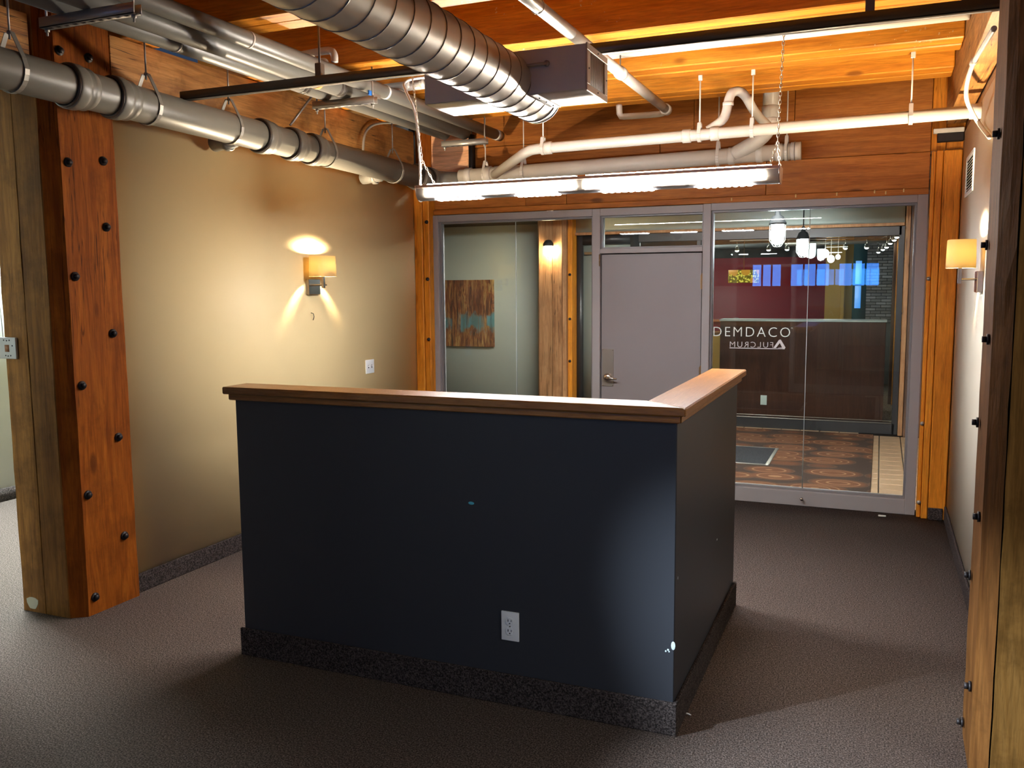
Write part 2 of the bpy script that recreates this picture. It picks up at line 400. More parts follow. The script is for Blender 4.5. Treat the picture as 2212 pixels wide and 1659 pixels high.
def mat_brick():
    t = NT('painted_grey_brick'); t.b.inputs['Roughness'].default_value = 0.8
    oi = t.n('ShaderNodeObjectInfo'); c = t.ramp(oi.outputs['Random'], ((0, (0.16, 0.15, 0.15)), (0.5, (0.26, 0.25, 0.25)), (1, (0.40, 0.39, 0.40))))
    t.l(c, t.b.inputs['Base Color']); return t.m
M['brick'] = mat_brick()

# ================================================================== SETTING
# floors
S(MB().box(-9, 6.0, -4.4, 6.66, -0.12, 0), 'floor', M['carpet'])
lf = S(MB().box(-7, 0.62, 6.66, 10.3, -0.12, -0.012), 'floor', M['grout'])
tile_me = None
def tiles(xs, ys, w_, d_):
    global tile_me
    for x in xs:
        for y in ys:
            g = 0.005; o = None
            if tile_me is None:
                o = MB().box(g, w_-g, g, d_-g, -0.012, 0.0, 0.002).build('tile', M['tile'], lf); tile_me = o.data
            else:
                o = bpy.data.objects.new('tile', tile_me); COL.objects.link(o); o.parent = lf
            o.location = (x, y, 0)
tiles([-0.165, 0.035, 0.235], [6.72+0.2*i for i in range(16)], 0.2, 0.2)
tiles([-2.365+0.2*i for i in range(11)], [9.93], 0.2, 0.2)
MB().box(-7, -2.37, 6.67, 10.2, -0.012, 0).build('tile_field', M['tile'], lf)
S(MB().box(-4.2, 1.9, 10.3, 17, -0.12, 0), 'floor', carpet('tan_office_carpet', (0.10, 0.075, 0.05), (0.20, 0.15, 0.10), (0.3, 0.23, 0.16), 0.3))

# left wall (beige) y 3.37 .. 6.6, upper part sits a few mm back behind the girder line
wl = struct('wall_left')
MB().box(-3.70, -3.57, 3.372, 6.62, 0, 2.498).build('drywall', M['beige'], wl)
MB().tube([(-3.57, 5.02, 1.425), (-3.553, 5.022, 1.42), (-3.550, 5.026, 1.40), (-3.555, 5.02, 1.375)], 0.0025, 6).build('wall_hook', M['iron'], wl)
S(MB().box(-3.57, -3.556, 3.365, 6.50, 0, 0.103, 0.004), 'baseboard_left', M['carpet_base'])
# right wall
wr = struct('wall_right')
MB().box(0.457, 0.60, 3.37, 6.62, 0, 2.555).build('drywall', M['beige_r'], wr)
MB().box(0.470, 0.60, 3.37, 6.62, 2.555, 2.68).build('plywood_panel', M['plywood'], wr)
MB().box(0.462, 0.60, 4.9, 6.62, 2.68, 2.80).build('plywood_panel', M['plywood'], wr)
S(MB().box(0.443, 0.457, 3.37, 6.475, 0, 0.10, 0.004), 'baseboard_right', M['carpet_base'])

# back wall above the storefront : timber boards, each its own
wb = struct('wall_back')
def plank(x0, x1, z0, z1, y0, mat, y1=6.72, n='plank'):
    MB().box(x0+0.0015, x1-0.0015, y0, y1, z0+0.0015, z1-0.0015, 0.003).build(n, mat, wb)
plank(-3.43, 0.27, 2.178, 2.222, 6.560, M['header'], n='nailer_strip')
for x0, x1 in ((-3.43, -2.62), (-2.62, -2.28), (-2.28, -0.783), (-0.783, 0.27)): plank(x0, x1, 2.222, 2.46, 6.585, M['header'])
for x0, x1 in ((-3.08, -1.55), (-1.55, 0.27)): plank(x0, x1, 2.46, 2.70, 6.592, M['header'])
for x0, x1 in ((-3.08, -1.30), (-1.30, -0.60), (-0.60, 0.27)): plank(x0, x1, 2.70, 3.18, 6.585, M['header'])
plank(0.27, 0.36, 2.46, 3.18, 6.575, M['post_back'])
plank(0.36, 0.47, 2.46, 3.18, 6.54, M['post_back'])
MB().box(-3.423, -3.085, 6.53, 6.585, 2.46, 2.83, 0.005).build('timber_block', M['pink'], wb)
MB().box(-3.423, -3.085, 6.53, 6.585, 2.832, 3.18, 0.005).build('timber_block', M['header'], wb)
MB().box(-3.57, -3.425, 6.53, 6.585, 2.42, 3.18, 0.004).build('timber_block', M['post'], wb)
MB().box(-3.085, -3.055, 6.53, 6.60, 2.30, 2.80).build('steel_plate', M['iron'], wb)
for i, (x, z) in enumerate(((-1.02, 2.19), (0.0, 2.19), (-0.58, 2.195), (-0.31, 2.195), (-0.07, 2.2), (0.11, 2.2))):
    MB().box(x, x+0.009, 6.553, 6.561, z, z+0.022, 0.001).build('foam_dab', plain('yellow_foam_dab', (0.7, 0.5, 0.2), 0.7) if i == 0 else bpy.data.materials['yellow_foam_dab'], wb)

# ceiling deck
ce = struct('ceiling')
dm = None
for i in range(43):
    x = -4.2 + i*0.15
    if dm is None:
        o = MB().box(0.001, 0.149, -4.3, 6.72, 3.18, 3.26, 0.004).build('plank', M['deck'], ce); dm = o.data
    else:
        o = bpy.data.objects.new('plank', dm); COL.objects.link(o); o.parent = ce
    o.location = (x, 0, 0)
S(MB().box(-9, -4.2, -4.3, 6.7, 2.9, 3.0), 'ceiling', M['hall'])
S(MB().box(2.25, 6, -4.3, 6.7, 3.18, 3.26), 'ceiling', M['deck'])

# girders, joists
def girder(x0, x1, y0, y1, z0, z1, label, n=1):
    r = thing('girder', label, 'beam', ((x0+x1)/2, y0, z0))
    hx = (x1-x0)/2
    for k in range(n):
        a = -hx+2*hx*k/n; b = -hx+2*hx*(k+1)/n
        m = MB().box(a+.001, b-.001, 0, y1-y0, 0, z1-z0, 0.008, 2)
        m.build('timber', M['girder'], r)
    return r
g = girder(-3.92, -3.53, 3.38, 6.44, 2.50, 2.836, 'long worn timber girder above the beige left wall, behind the grey pipe')
girder(-3.92, -3.60, -4.0, 2.985, 2.52, 2.836, 'shadowed timber girder at the top left corner, in front of the bolted post')
girder(0.35, 0.465, 3.44, 6.53, 2.62, 3.18, 'orange timber girder along the top of the cream right wall')
girder(0.35, 0.60, -4.0, 2.98, 2.62, 3.18, 'timber girder over the opening beside the right post')
JO = (((5.88, 6.15), 'farthest ceiling joist, low in front of the back header boards'),
      ((5.22, 5.47), 'ceiling joist second from the back wall, with white paint flecks on its face'),
      ((4.40, 4.60), 'ceiling joist from which the fluorescent fixture hangs by chains'),
      ((3.46, 3.70), 'ceiling joist directly above the long dark strut'),
      ((2.56, 2.80), 'ceiling joist nearest the viewer, passing over the spiral duct at the top edge'),
      ((1.66, 1.90), 'ceiling joist overhead, in front of the view'),
      ((0.76, 1.00), 'ceiling joist above the camera position'))
for (y0, y1), lb in JO:
    r = thing('ceiling_joist', lb, 'beam', (-1.6, (y0+y1)/2, 2.84), 'ceiling joists')
    h = (y1-y0)/2
    for a, b in ((-h, -0.004), (0.004, h)):
        MB().box(-2.3, 1.948, a, b, random.uniform(0, .008), 0.338, 0.006).build('timber', M['joist'], r)

# ------------------------------------------------------------------ timber posts
def bolts(parent, pts, d, r=0.019, mat=None):
    for p in pts:
        a = Vector(p); d_ = Vector(d)
        MB().cyl(a, a+d_*0.007, r*1.15, n=14).cyl(a+d_*0.007, a+d_*0.02, r*0.72, n=6).build('bolt', mat or M['iron'], parent)
def crack(pts, w0):
    # thin wedge strip set proud by a hair is avoided: the post is split into two staves with a gap
    pass
lp = thing('timber_post', 'broad old bolted timber post at the left, below the big grey pipe', 'post', (-3.72, 3.18, 0))
def stave(parent, poly, z0, z1, mat, name='stave'):
    m = MB(); bm = m.bm; n = len(poly); nz = 26; rings = []
    rnd = random.Random(hash(name) % 1000 + len(poly))
    for k in range(nz+1):
        z = z0+(z1-z0)*k/nz
        rings.append([bm.verts.new((p[0]+rnd.uniform(-1, 1)*0.0016, p[1]+rnd.uniform(-1, 1)*0.0016, z)) for p in poly])
    for k in range(nz):
        for i in range(n):
            bm.faces.new((rings[k][i], rings[k][(i+1) % n], rings[k+1][(i+1) % n], rings[k+1][i]))
    bm.faces.new(rings[0][::-1]); bm.faces.new(rings[-1])
    bmesh.ops.recalc_face_normals(bm, faces=bm.faces[:])
    return m.build(name, mat, parent, smooth=None)
# left post : left stave, right stave (crack between), top at 3.18
stave(lp, [(-.225, -.150), (-.195, -.180), (-.044, -.180), (-.044, .19), (-.225, .19)], 0, 3.17, M['post_front'], 'left_stave')
stave(lp, [(-.038, -.180), (.115, -.180), (.120, -.175), (.120, .19), (-.038, .19)], 0, 3.17, M['post_front'], 'middle_stave')
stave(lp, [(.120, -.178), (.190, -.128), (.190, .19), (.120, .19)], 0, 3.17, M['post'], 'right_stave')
MB().box(-.05, -.03, -.12, .15, 0, 3.16).build('crack_core', M['dark'], lp)
bolts(lp, [(.19, y-3.18, z) for y, z in ((3.09, 2.187), (3.295, 2.218), (3.291, 1.90), (3.09, 1.658), (3.293, 1.378), (3.09, 1.138), (3.29, .855), (3.085, .603), (3.292, .344), (3.09, .088), (3.08, 2.688), (3.243, 2.693))], (1, 0, 0))
m = MB(); bm = m.bm
pl_ = [(-.13+0.038*math.cos(a)*(1+.2*math.sin(3*a)), 0.045+0.035*math.sin(a)*(1+.15*math.cos(2*a))) for a in [i*2*PI/12 for i in range(12)]]
m.prism(pl_, 'y', -.1795, -.1825).build('plaster_smear', plain('dull_plaster_smear', (.36, .33, .22), .8, 0, .2), lp)
# wiring plate on left post
tp = thing('thermostat_backplate', 'bare ivory thermostat backplate with a thin wire on the left post', 'plate', (-3.88, 2.994, 1.318))
MB().box(-.061, .057, -.012, 0.003, -.052, .052, 0.006, 2).build('plate', M['ivory'], tp)
MB().box(-.014, .014, -.014, -.010, -.018, .016).build('wire_opening', plain('brown_wood_seen_through', (.22, .09, .03), .7), tp)
m = MB()
for x, z in ((-.02, .038), (-.0, .036), (.018, .038), (-.012, -.036), (.004, -.038), (.022, -.036), (.036, .012)): m.cyl((x, -.0135, z), (x, -.011, z), .0035, n=8)
m.build('screw_holes', M['iron'], tp)['kind'] = 'stuff'
MB().tube([(-.03, -.006, .052), (-.036, -.004, .14), (-.043, -.004, .26), (-.048, -.004, .40), (-.045, -.004, .55)], 0.0018, 6).build('wire', M['ivory'], tp)

# right post
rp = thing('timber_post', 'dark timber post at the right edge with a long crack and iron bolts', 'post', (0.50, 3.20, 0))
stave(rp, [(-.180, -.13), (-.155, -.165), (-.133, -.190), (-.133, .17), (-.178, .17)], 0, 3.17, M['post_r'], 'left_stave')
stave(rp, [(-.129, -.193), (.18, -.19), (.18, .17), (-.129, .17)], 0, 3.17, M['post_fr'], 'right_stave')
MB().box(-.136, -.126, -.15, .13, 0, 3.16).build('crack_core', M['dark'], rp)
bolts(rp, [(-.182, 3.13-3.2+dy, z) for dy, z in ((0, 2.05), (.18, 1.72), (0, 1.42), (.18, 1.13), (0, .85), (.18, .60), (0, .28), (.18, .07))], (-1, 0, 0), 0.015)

# back corner posts
b1 = thing('timber_post', 'narrow orange timber post between the beige left wall and the glazed front', 'post', (-3.48, 6.53, 0))
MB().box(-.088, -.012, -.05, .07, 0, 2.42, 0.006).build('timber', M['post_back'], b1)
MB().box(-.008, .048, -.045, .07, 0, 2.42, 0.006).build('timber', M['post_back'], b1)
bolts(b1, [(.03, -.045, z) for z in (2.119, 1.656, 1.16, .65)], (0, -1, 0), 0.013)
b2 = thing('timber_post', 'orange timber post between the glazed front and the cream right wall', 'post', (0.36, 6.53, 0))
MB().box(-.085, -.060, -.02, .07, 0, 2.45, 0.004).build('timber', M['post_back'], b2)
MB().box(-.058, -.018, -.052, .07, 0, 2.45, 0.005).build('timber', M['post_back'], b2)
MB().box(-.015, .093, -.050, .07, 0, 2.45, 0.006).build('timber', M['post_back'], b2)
MB().box(-.015, .075, -.062, -.049, 0, .082, 0.003).build('carpet_strip', M['carpet_base'], b2)
bolts(b2, [(-.072, -.02, z) for z in (1.623, .65, .106)], (0, -1, 0), 0.012, M['hanger'])
MB().box(-.06, .095, -.075, -.03, 2.50, 2.575, .004).build('bracket', M['iron'], b2)
MB().box(-.085, .095, -.082, -.04, 2.555, 2.585, .004).build('bracket', plain('chipped_white_bracket', (.62, .58, .50), .5, 0, .3), b2)

# ------------------------------------------------------------------ storefront
FY0, FY1 = 6.555, 6.665
def fbar(parent, x0, x1, z0, z1, n='frame_member'):
    return MB().box(x0, x1, FY0, FY1, z0, z1, 0.0025).build(n, M['frame'], parent)
def bead(parent, x0, x1, z0, z1, w_=0.014):
    m = MB()
    for a, b, c, d in ((x0, x0+w_, z0, z1), (x1-w_, x1, z0, z1), (x0+w_, x1-w_, z0, z0+w_), (x0+w_, x1-w_, z1-w_, z1)): m.box(a, b, 6.585, 6.640, c, d, .001)
    m.build('glazing_bead', M['bead'], parent)
def pane(parent, x0, x1, z0, z1):
    MB().box(x0, x1, 6.610, 6.620, z0, z1).build('pane', M['glass'], parent, smooth=None)
w1 = struct('window_1'); w2 = struct('window_2'); w3 = struct('window_3'); d1 = struct('door_1')
fbar(w1, -3.432, -3.385, 0, 2.175, 'stile'); fbar(w1, -3.385, -2.060, 2.120, 2.175, 'head'); fbar(w1, -3.385, -2.060, 0, 0.11, 'sill')
fbar(w1, -2.060, -1.997, 0, 2.175, 'stile')
bead(w1, -3.385, -2.060, 0.11, 2.120)
pane(w1, -3.372, -2.719, .122, 2.108); pane(w1, -2.716, -2.073, .122, 2.108)
MB().box(-2.7195, -2.7155, 6.609, 6.621, .122, 2.108).build('pane_joint', M['glassedge'], w1)
fbar(w2, -1.997, -1.217, 2.120, 2.175, 'head'); fbar(w2, -1.997, -1.217, 1.836, 1.872, 'transom_rail')
bead(w2, -1.997, -1.217, 1.872, 2.120, .012); pane(w2, -1.985, -1.229, 1.884, 2.108)
fbar(w3, -1.217, -1.160, 0, 2.178, 'stile'); fbar(w3, 0.203, 0.268, 0, 2.180, 'stile')
fbar(w3, -1.160, 0.203, 2.128, 2.180, 'head'); fbar(w3, -1.160, 0.203, 0, 0.105, 'sill')
bead(w3, -1.160, 0.203, 0.105, 2.128)
pane(w3, -1.147, -0.4815, .118, 2.116); pane(w3, -0.4785, 0.190, .118, 2.116)
MB().box(-.482, -.478, 6.609, 6.621, .118, 2.116).build('pane_joint', M['glassedge'], w3)
MB().cyl((-.475, 6.556, .055), (-.475, 6.535, .055), .008, n=12).sphere((-.475, 6.530, .055), .012).build('floor_bolt_knob', M['chrome'], w3)
# door
MB().box(-1.990, -1.224, 6.575, 6.62, .008, 1.829, .002).build('slab', M['door'], d1)
MB().box(-1.9975, -1.2165, 6.600, 6.66, 0, 1.836).build('rebate', M['dark'], d1)
MB().box(-1.982, -1.890, 6.571, 6.575, .815, 1.105, .001).build('lock_plate', M['lockplate'], d1)
lv = MB(); lv.lathe([(0, -.024), (.020, -.024), (.030, -.014), (.034, 0), (.034, .004)], (-1.937, 6.568, .885), 'y', 20)
lv.build('lever_rose', M['chrome'], d1)
MB().tube([(-1.937, 6.548, .885), (-1.937, 6.525, .885), (-1.925, 6.517, .885), (-1.90, 6.515, .884), (-1.85, 6.519, .880)], [.011, .010, .010, .009, .007], 10).build('lever_handle', M['chrome'], d1)
for x, z in ((-1.976, 1.098), (-1.896, 1.098), (-1.976, .822), (-1.896, .822)): MB().cyl((x, 6.571, z), (x, 6.569, z), .003, n=8).build('screw', M['chrome'], d1)
for z in (1.615, .935, .25):
    m = MB().cyl((-1.219, 6.560, z-.055), (-1.219, 6.560, z+.055), .0065, n=10)
    m.box(-1.232, -1.212, 6.562, 6.575, z-.05, z+.05); m.sphere((-1.219, 6.560, z+.058), .006, u=8, v=6)
    m.build('hinge', M['brass'], d1)
MB().box(-2.004, -1.996, 6.548, 6.556, 1.74, 1.83).build('strike_pin', M['brass'], d1)

# lettering
def text_mesh(s, size, ext=0.001, spacing=1.0):
    cu = bpy.data.curves.new('lettering', 'FONT'); cu.body = s; cu.size = size; cu.extrude = ext; cu.space_character = spacing; cu.resolution_u = 3; cu.offset = -0.014
    tmp = bpy.data.objects.new('tmp', cu); COL.objects.link(tmp)
    dg = bpy.context.evaluated_depsgraph_get(); me = bpy.data.meshes.new_from_object(tmp.evaluated_get(dg))
    bpy.data.objects.remove(tmp); me.name = 'lettering'; return me
def put_text(s, x0, x1, z0, z1, y, parent, mirrored=False, name='lettering'):
    me = text_mesh(s, 1.0, spacing=1.25 if len(s) > 1 else 1.0); xs = [v.co.x for v in me.vertices]; ys = [v.co.y for v in me.vertices]
    ax, bx, ay, by = min(xs), max(xs), min(ys), max(ys)
    for v in me.vertices:
        u_ = (v.co.x-ax)/(bx-ax); t_ = (v.co.y-ay)/(by-ay)
        if mirrored: u_ = 1-u_
        v.co = (x0+(x1-x0)*u_, y + v.co.z*0.5, z0+(z1-z0)*t_)
    if mirrored: me.flip_normals()
    me.materials.append(M['letter']); o = bpy.data.objects.new(name, me); COL.objects.link(o); o.parent = parent
    return o

# ------------------------------------------------------------------ reception half-wall (desk)
dk = thing('reception_half_wall', 'charcoal L-shaped reception half-wall with an oak cap', 'desk', (-0.63, 2.98, 0))
X0, Y0 = 0.63, -2.98
dw = MB(); dw.prism([(-1.89, 0), (0, 0), (0, 1.375), (-.12, 1.375), (-.12, .12), (-1.89, .12)], 'z', 0, 1.128, .003)
dw.build('wall_body', M['deskwall'], dk)
MB().prism([(-1.93, -.035), (.035, -.035), (-.135, .125), (-1.93, .125)], 'z', 1.152, 1.183, .005).build('cap_board', M['oak'], dk)
MB().prism([(.036, -.034), (.036, 1.42), (-.135, 1.42), (-.135, .126)], 'z', 1.152, 1.183, .005).build('cap_board', M['oak_y'], dk)
MB().prism([(-1.912, -.018), (.016, -.018), (-.12, .12), (-1.912, .12)], 'z', 1.126, 1.153, .004).build('cap_moulding', M['oak'], dk)
MB().prism([(.018, -.016), (.018, 1.395), (-.12, 1.395), (-.12, .122)], 'z', 1.126, 1.153, .004).build('cap_moulding', M['oak_y'], dk)
MB().prism([(-1.905, -.014), (.014, -.014), (.014, 1.39), (0.0, 1.39), (0, 0), (-1.905, 0)], 'z', 0, .122, .003).build('carpet_base', M['carpet_base'], dk)
MB().sphere((-.786, -.0005, .775), .012, (1.05, .08, .5)).build('paint_spot', M['cyan'], dk)
chip = M['letter']
for x, y, z, sx, sz in ((-.004, -.001, .330, .008, .016), (-.022, -.001, .312, .004, .004), (-.030, -.001, .306, .003, .004), (-.018, -.001, .306, .003, .003)):
    MB().sphere((x, y, z), 1, (sx, .001, sz), 10, 6).build('paint_chip', plain('chip_white', (.5, .6, .62), .6) if 'chip_white' not in bpy.data.materials else bpy.data.materials['chip_white'], dk)
MB().sphere((.001, .86, .48), 1, (.001, .008, .005), 8, 6).build('paint_chip', bpy.data.materials['chip_white'], dk)
MB().sphere((.001, .04, .565), 1, (.001, .004, .006), 8, 6).build('paint_chip', bpy.data.materials['chip_white'], dk)
# outlet on half wall
def outlet(name, label, loc, rz, w_=.072, h=.114, simple=False, cat='outlet'):
    r = thing(name, label, cat, loc, rz=rz)
    MB().box(-w_/2, w_/2, -.006, .001, -h/2, h/2, .0025, 2).build('cover_plate', M['white'], r)
    if simple: return r
    for dz in (.0195, -.0195):
        q = MB(); pts = [(.0165*math.cos(a), dz+max(-.0135, min(.0135, .0165*math.sin(a)))) for a in [i*2*PI/20 for i in range(20)]]
        f = q.prism(pts, 'y', -.0085, -.005).build('receptacle', M['white'], r)
        e = MB().box(-.0075, -.0055, -.0092, -.008, dz-.001, dz+.008).box(.005, .007, -.0092, -.008, dz+.0, dz+.007).cyl((0, -.0092, dz-.007), (0, -.008, dz-.007), .0024, n=8)
        e.build('slot', M['iron'], f)
    MB().cyl((0, -.0075, 0), (0, -.005, 0), .003, n=8).build('screw', M['chrome'], r)
    return r
outlet('wall_outlet', 'white duplex outlet low on the charcoal half-wall front', (-1.257, 2.9795, .312), 0)
r = thing('light_switch', 'white two-toggle light switch on the beige wall', 'switch', (-3.5695, 5.745, .996), rz=PI/2)
MB().box(-.058, .058, -.006, .001, -.052, .052, .0025, 2).build('cover_plate', M['white'], r)
for x in (-.023, .023):
    MB().box(x-.005, x+.005, -.0068, -.005, -.012, .012).build('toggle_slot', M['iron'], r)
    MB().box(x-.004, x+.004, -.018, -.005, .0, .008, .001).build('toggle', M['white'], r)

# ------------------------------------------------------------------ wall sconces
def sconce(label, wx, sx, y, shade_y, arm_dy):
    # wx wall plane, sx = +1 projecting to +x
    r = thing('wall_sconce', label, 'lamp', (wx, y, 1.60), 'pair of wall sconces')
    MB().box(0, sx*.028, -.065, .065, -.052, .052, .003).build('backplate', M['chrome'], r)
    dy = shade_y-y
    MB().cyl((sx*.028, arm_dy, .012), (sx*.10, arm_dy, .012), .006, n=10).cyl((sx*.10, arm_dy-.006, .012), (sx*.10, dy, .012), .006, n=10).box(sx*.10-.009, sx*.10+.009, dy-.009, dy+.009, -.008, .075, .001).build('arm', M['chrome'], r)
    m = MB(); n = 40
    zb, zt = .068, .206
    def ov(sc, z):
        out = []
        for k in range(n):
            a = 2*PI*k/n; c, s_ = math.cos(a), math.sin(a)
            out.append(m.bm.verts.new((sx*.098 + .066*sc*math.copysign(abs(c)**.55, c), dy + .098*sc*math.copysign(abs(s_)**.55, s_), z)))
        return out
    rings = [ov(1.0, zb), ov(.98, (zb+zt)/2), ov(.95, zt), ov(.93, zt), ov(.96, (zb+zt)/2), ov(.98, zb)]
    for i in range(5):
        for k in range(n): m.bm.faces.new((rings[i][k], rings[i][(k+1) % n], rings[i+1][(k+1) % n], rings[i+1][k]))
    m.build('shade', M['shade'], r)
    sk = MB().cyl((sx*.098, dy, .07), (sx*.098, dy, .12), .012, n=12).cyl((sx*.098, dy, .108), (sx*.098, dy, .112), .050, n=24).build('socket_and_block_disc', M['white'], r)  # wide disc added under the bulb to cut its downward light
    MB().sphere((sx*.096, dy, .158), .022, (1, 1, 1.25)).build('bulb', M['e_bulb'], sk)
    return r
sconce('wall sconce with glowing cream shade on the beige left wall', -3.57, 1, 5.035, 5.03, .03)
sconce('wall sconce with cream shade on the right wall, half hidden by the right post', .457, -1, 4.93, 4.93, .0)

# return-air grille on right wall
vg = thing('wall_vent', 'white louvred vent high on the cream right wall', 'vent', (.457, 5.89, 2.228))
MB().box(-.008, .001, -.235, .235, -.118, -.095, .002).box(-.008, .001, -.235, .235, .095, .118, .002).box(-.008, .001, -.235, -.205, -.095, .095, .002).box(-.008, .001, .205, .235, -.095, .095, .002).build('frame', M['white'], vg)
MB().box(-.001, .001, -.205, .205, -.095, .095).build('backing', M['dark'], vg)
for k in range(11):
    z = -.088+k*.0175
    MB().prism([(-.007, z), (-.005, z), (-.0005, z+.011), (-.002, z+.011)], 'y', -.205, .205).build('louvre', M['white'], vg)

# conduit on right wall
cp = thing('electrical_conduit', 'bent white conduit running down the upper right wall', 'conduit', (.44, 5.0, 2.3))
def smooth_path(P, it=2):
    P = [Vector(p) for p in P]
    for _ in range(it):
        Q = [P[0]]
        for a, b in zip(P, P[1:]): Q += [a*.75+b*.25, a*.25+b*.75]
        Q.append(P[-1]); P = Q
    return P
MB().tube(smooth_path([(-.105, -1.35, .19), (-.105, -.95, .22), (-.105, -.5, .255), (-.105, -.22, .225), (-.10, -.18, .16), (-.055, .05, .14), (-.004, .26, .112), (.0, -.25, -.03)], 2), .0105, 10).build('pipe', M['whitepipe'], cp)
MB().cyl((-.105, -.62, .245), (-.105, -.52, .253), .014, n=12).build('coupling', M['whitepipe'], cp)
jb = MB().box(.36, .452, 4.05, 4.18, 2.77, 2.86, .003).build('junction_box', M['strut']); tag(jb, 'dark junction box at the end of the strut, top right', 'box')

# ------------------------------------------------------------------ big grey drain pipe, left
def yz(y): return 2.487-(y-2.9)*.0165
dp = thing('drain_pipe', 'large grey bell-and-spigot drain pipe running along the left wall', 'pipe', (-3.33, 0, 0))
MB().cyl((0, -.5, yz(-.5)), (0, 6.30, yz(6.30)), .083, n=32).build('pipe', M['pipe'], dp)
for y in (2.94, 3.18, 4.24, 4.52, 4.73, 6.10, 6.28):
    z = yz(y)
    f = MB().lathe([(.084, -.012), (.098, -.010), (.100, 0.0), (.100, .035), (.096, .05), (.090, .058), (.094, .075), (.094, .085), (.084, .11)], (0, y, z), 'y', 32).build('hub', M['pipe'], dp)
    MB().ring((0, y-.012, z), 'y', .089, .0075, 32, 8).build('gasket', M['rubber'], f)
def stub(y, name='side_branch'):
    z = yz(y)-.045
    q = MB().cyl((-.03, y, z), (-.188, y+.02, z-.01), .047, n=20).build(name, M['pipe'], dp)
    MB().lathe([(.048, 0), (.056, .004), (.056, .03), (.048, .035)], (-.10, y+.01, z-.006), 'x', 20).build('collar', M['pipe'], q)
stub(2.56); stub(4.06); stub(5.62)
# elbow to the back run
zz = yz(6.3)
el = [(0, 6.30, zz), (0.02, 6.37, zz-.002), (0.07, 6.42, zz-.006), (.14, 6.44, zz-.012), (.22, 6.44, zz-.016)]
MB().tube(smooth_path(el, 1), .083, 24).build('elbow', M['pipe'], dp)

# back run drain
def bz(x): return 2.455+(x+3.1)*.0145-.0
bp = thing('drain_pipe', 'beige-grey drain pipe across the back wall above the light, capped at its right end', 'pipe', (0, 6.40, 0))
MB().cyl((-3.10, 0, bz(-3.10)-.0), (-.60, 0, bz(-.60)), .054, n=28).build('pipe', M['whitepipe'], bp)
for x in (-3.05, -2.88):
    MB().lathe([(.055, 0), (.064, .004), (.064, .05), (.055, .055)], (x, 0, bz(x)), 'x', 28).build('collar', M['whitepipe'], bp)
for x in (-2.80, -1.02, -.70, -.83):
    MB().lathe([(.055, 0), (.059, .003), (.059, .04), (.055, .045)], (x, 0, bz(x)), 'x', 28).build('collar', M['whitepipe'], bp)
q = MB().cyl((-.60, 0, bz(-.6)), (-.535, 0, bz(-.55)), .060, n=28).build('cap', M['whitepipe'], bp)
MB().ring((-.62, 0, bz(-.6)), 'x', .061, .004).ring((-.575, 0, bz(-.6)), 'x', .061, .004).build('clamp_band', M['hanger'], q)
# wye and riser
MB().tube(smooth_path([(-.97, -.02, bz(-.95)+.01), (-.80, -.10, 2.565), (-.735, -.12, 2.63), (-.728, -.12, 2.72)], 2), .050, 22).build('wye_branch', M['whitepipe'], bp)
MB().cyl((-.728, -.12, 2.70), (-.728, -.12, 3.10), .052, n=24).build('riser', M['whitepipe'], bp)
for z in (2.66, 2.74, 2.95):
    MB().lathe([(.053, 0), (.058, .003), (.058, .035), (.053, .04)], (-.728, -.12, z), 'z', 24).build('collar', M['whitepipe'], bp)

# upper white pipe, from the right wall, bends down-left into the back run
up = thing('waste_pipe', 'white painted pipe from the right wall, crossing over the light fixture', 'pipe', (0, 5.5, 0))
MB().tube([(.452, -.10, 2.500), (-2.10, .02, 2.487), (-2.16, .03, 2.484), (-2.22, .07, 2.473), (-2.75, .78, 2.440)], .034, 20).build('pipe', M['whitepipe'], up)
for x in (-1.15, -.98, -2.06): MB().lathe([(.035, 0), (.041, .003), (.041, .05), (.035, .054)], (x, -.10+(.452-x)*.047, 2.5-(.452-x)*.0051), 'x', 20).build('coupling', M['whitepipe'], up)
MB().cyl((.456, -.10, 2.500), (.40, -.098, 2.5), .040, n=20).build('wall_collar', M['whitepipe'], up)
MB().tube(smooth_path([(-1.0, .0, 2.52), (-.93, .0, 2.56), (-.90, .02, 2.60), (-.885, .03, 2.70), (-.87, .05, 2.745), (-.83, .09, 2.755), (-.80, .16, 2.73), (-.77, .33, 2.66), (-.72, .55, 2.62)], 2), .028, 16).build('p_trap', M['whitepipe'], up)
for p in ((-.888, .028, 2.66),): MB().lathe([(.029, 0), (.033, .002), (.033, .02), (.029, .022)], p, 'z', 16).build('trap_nut', M['whitepipe'], up)

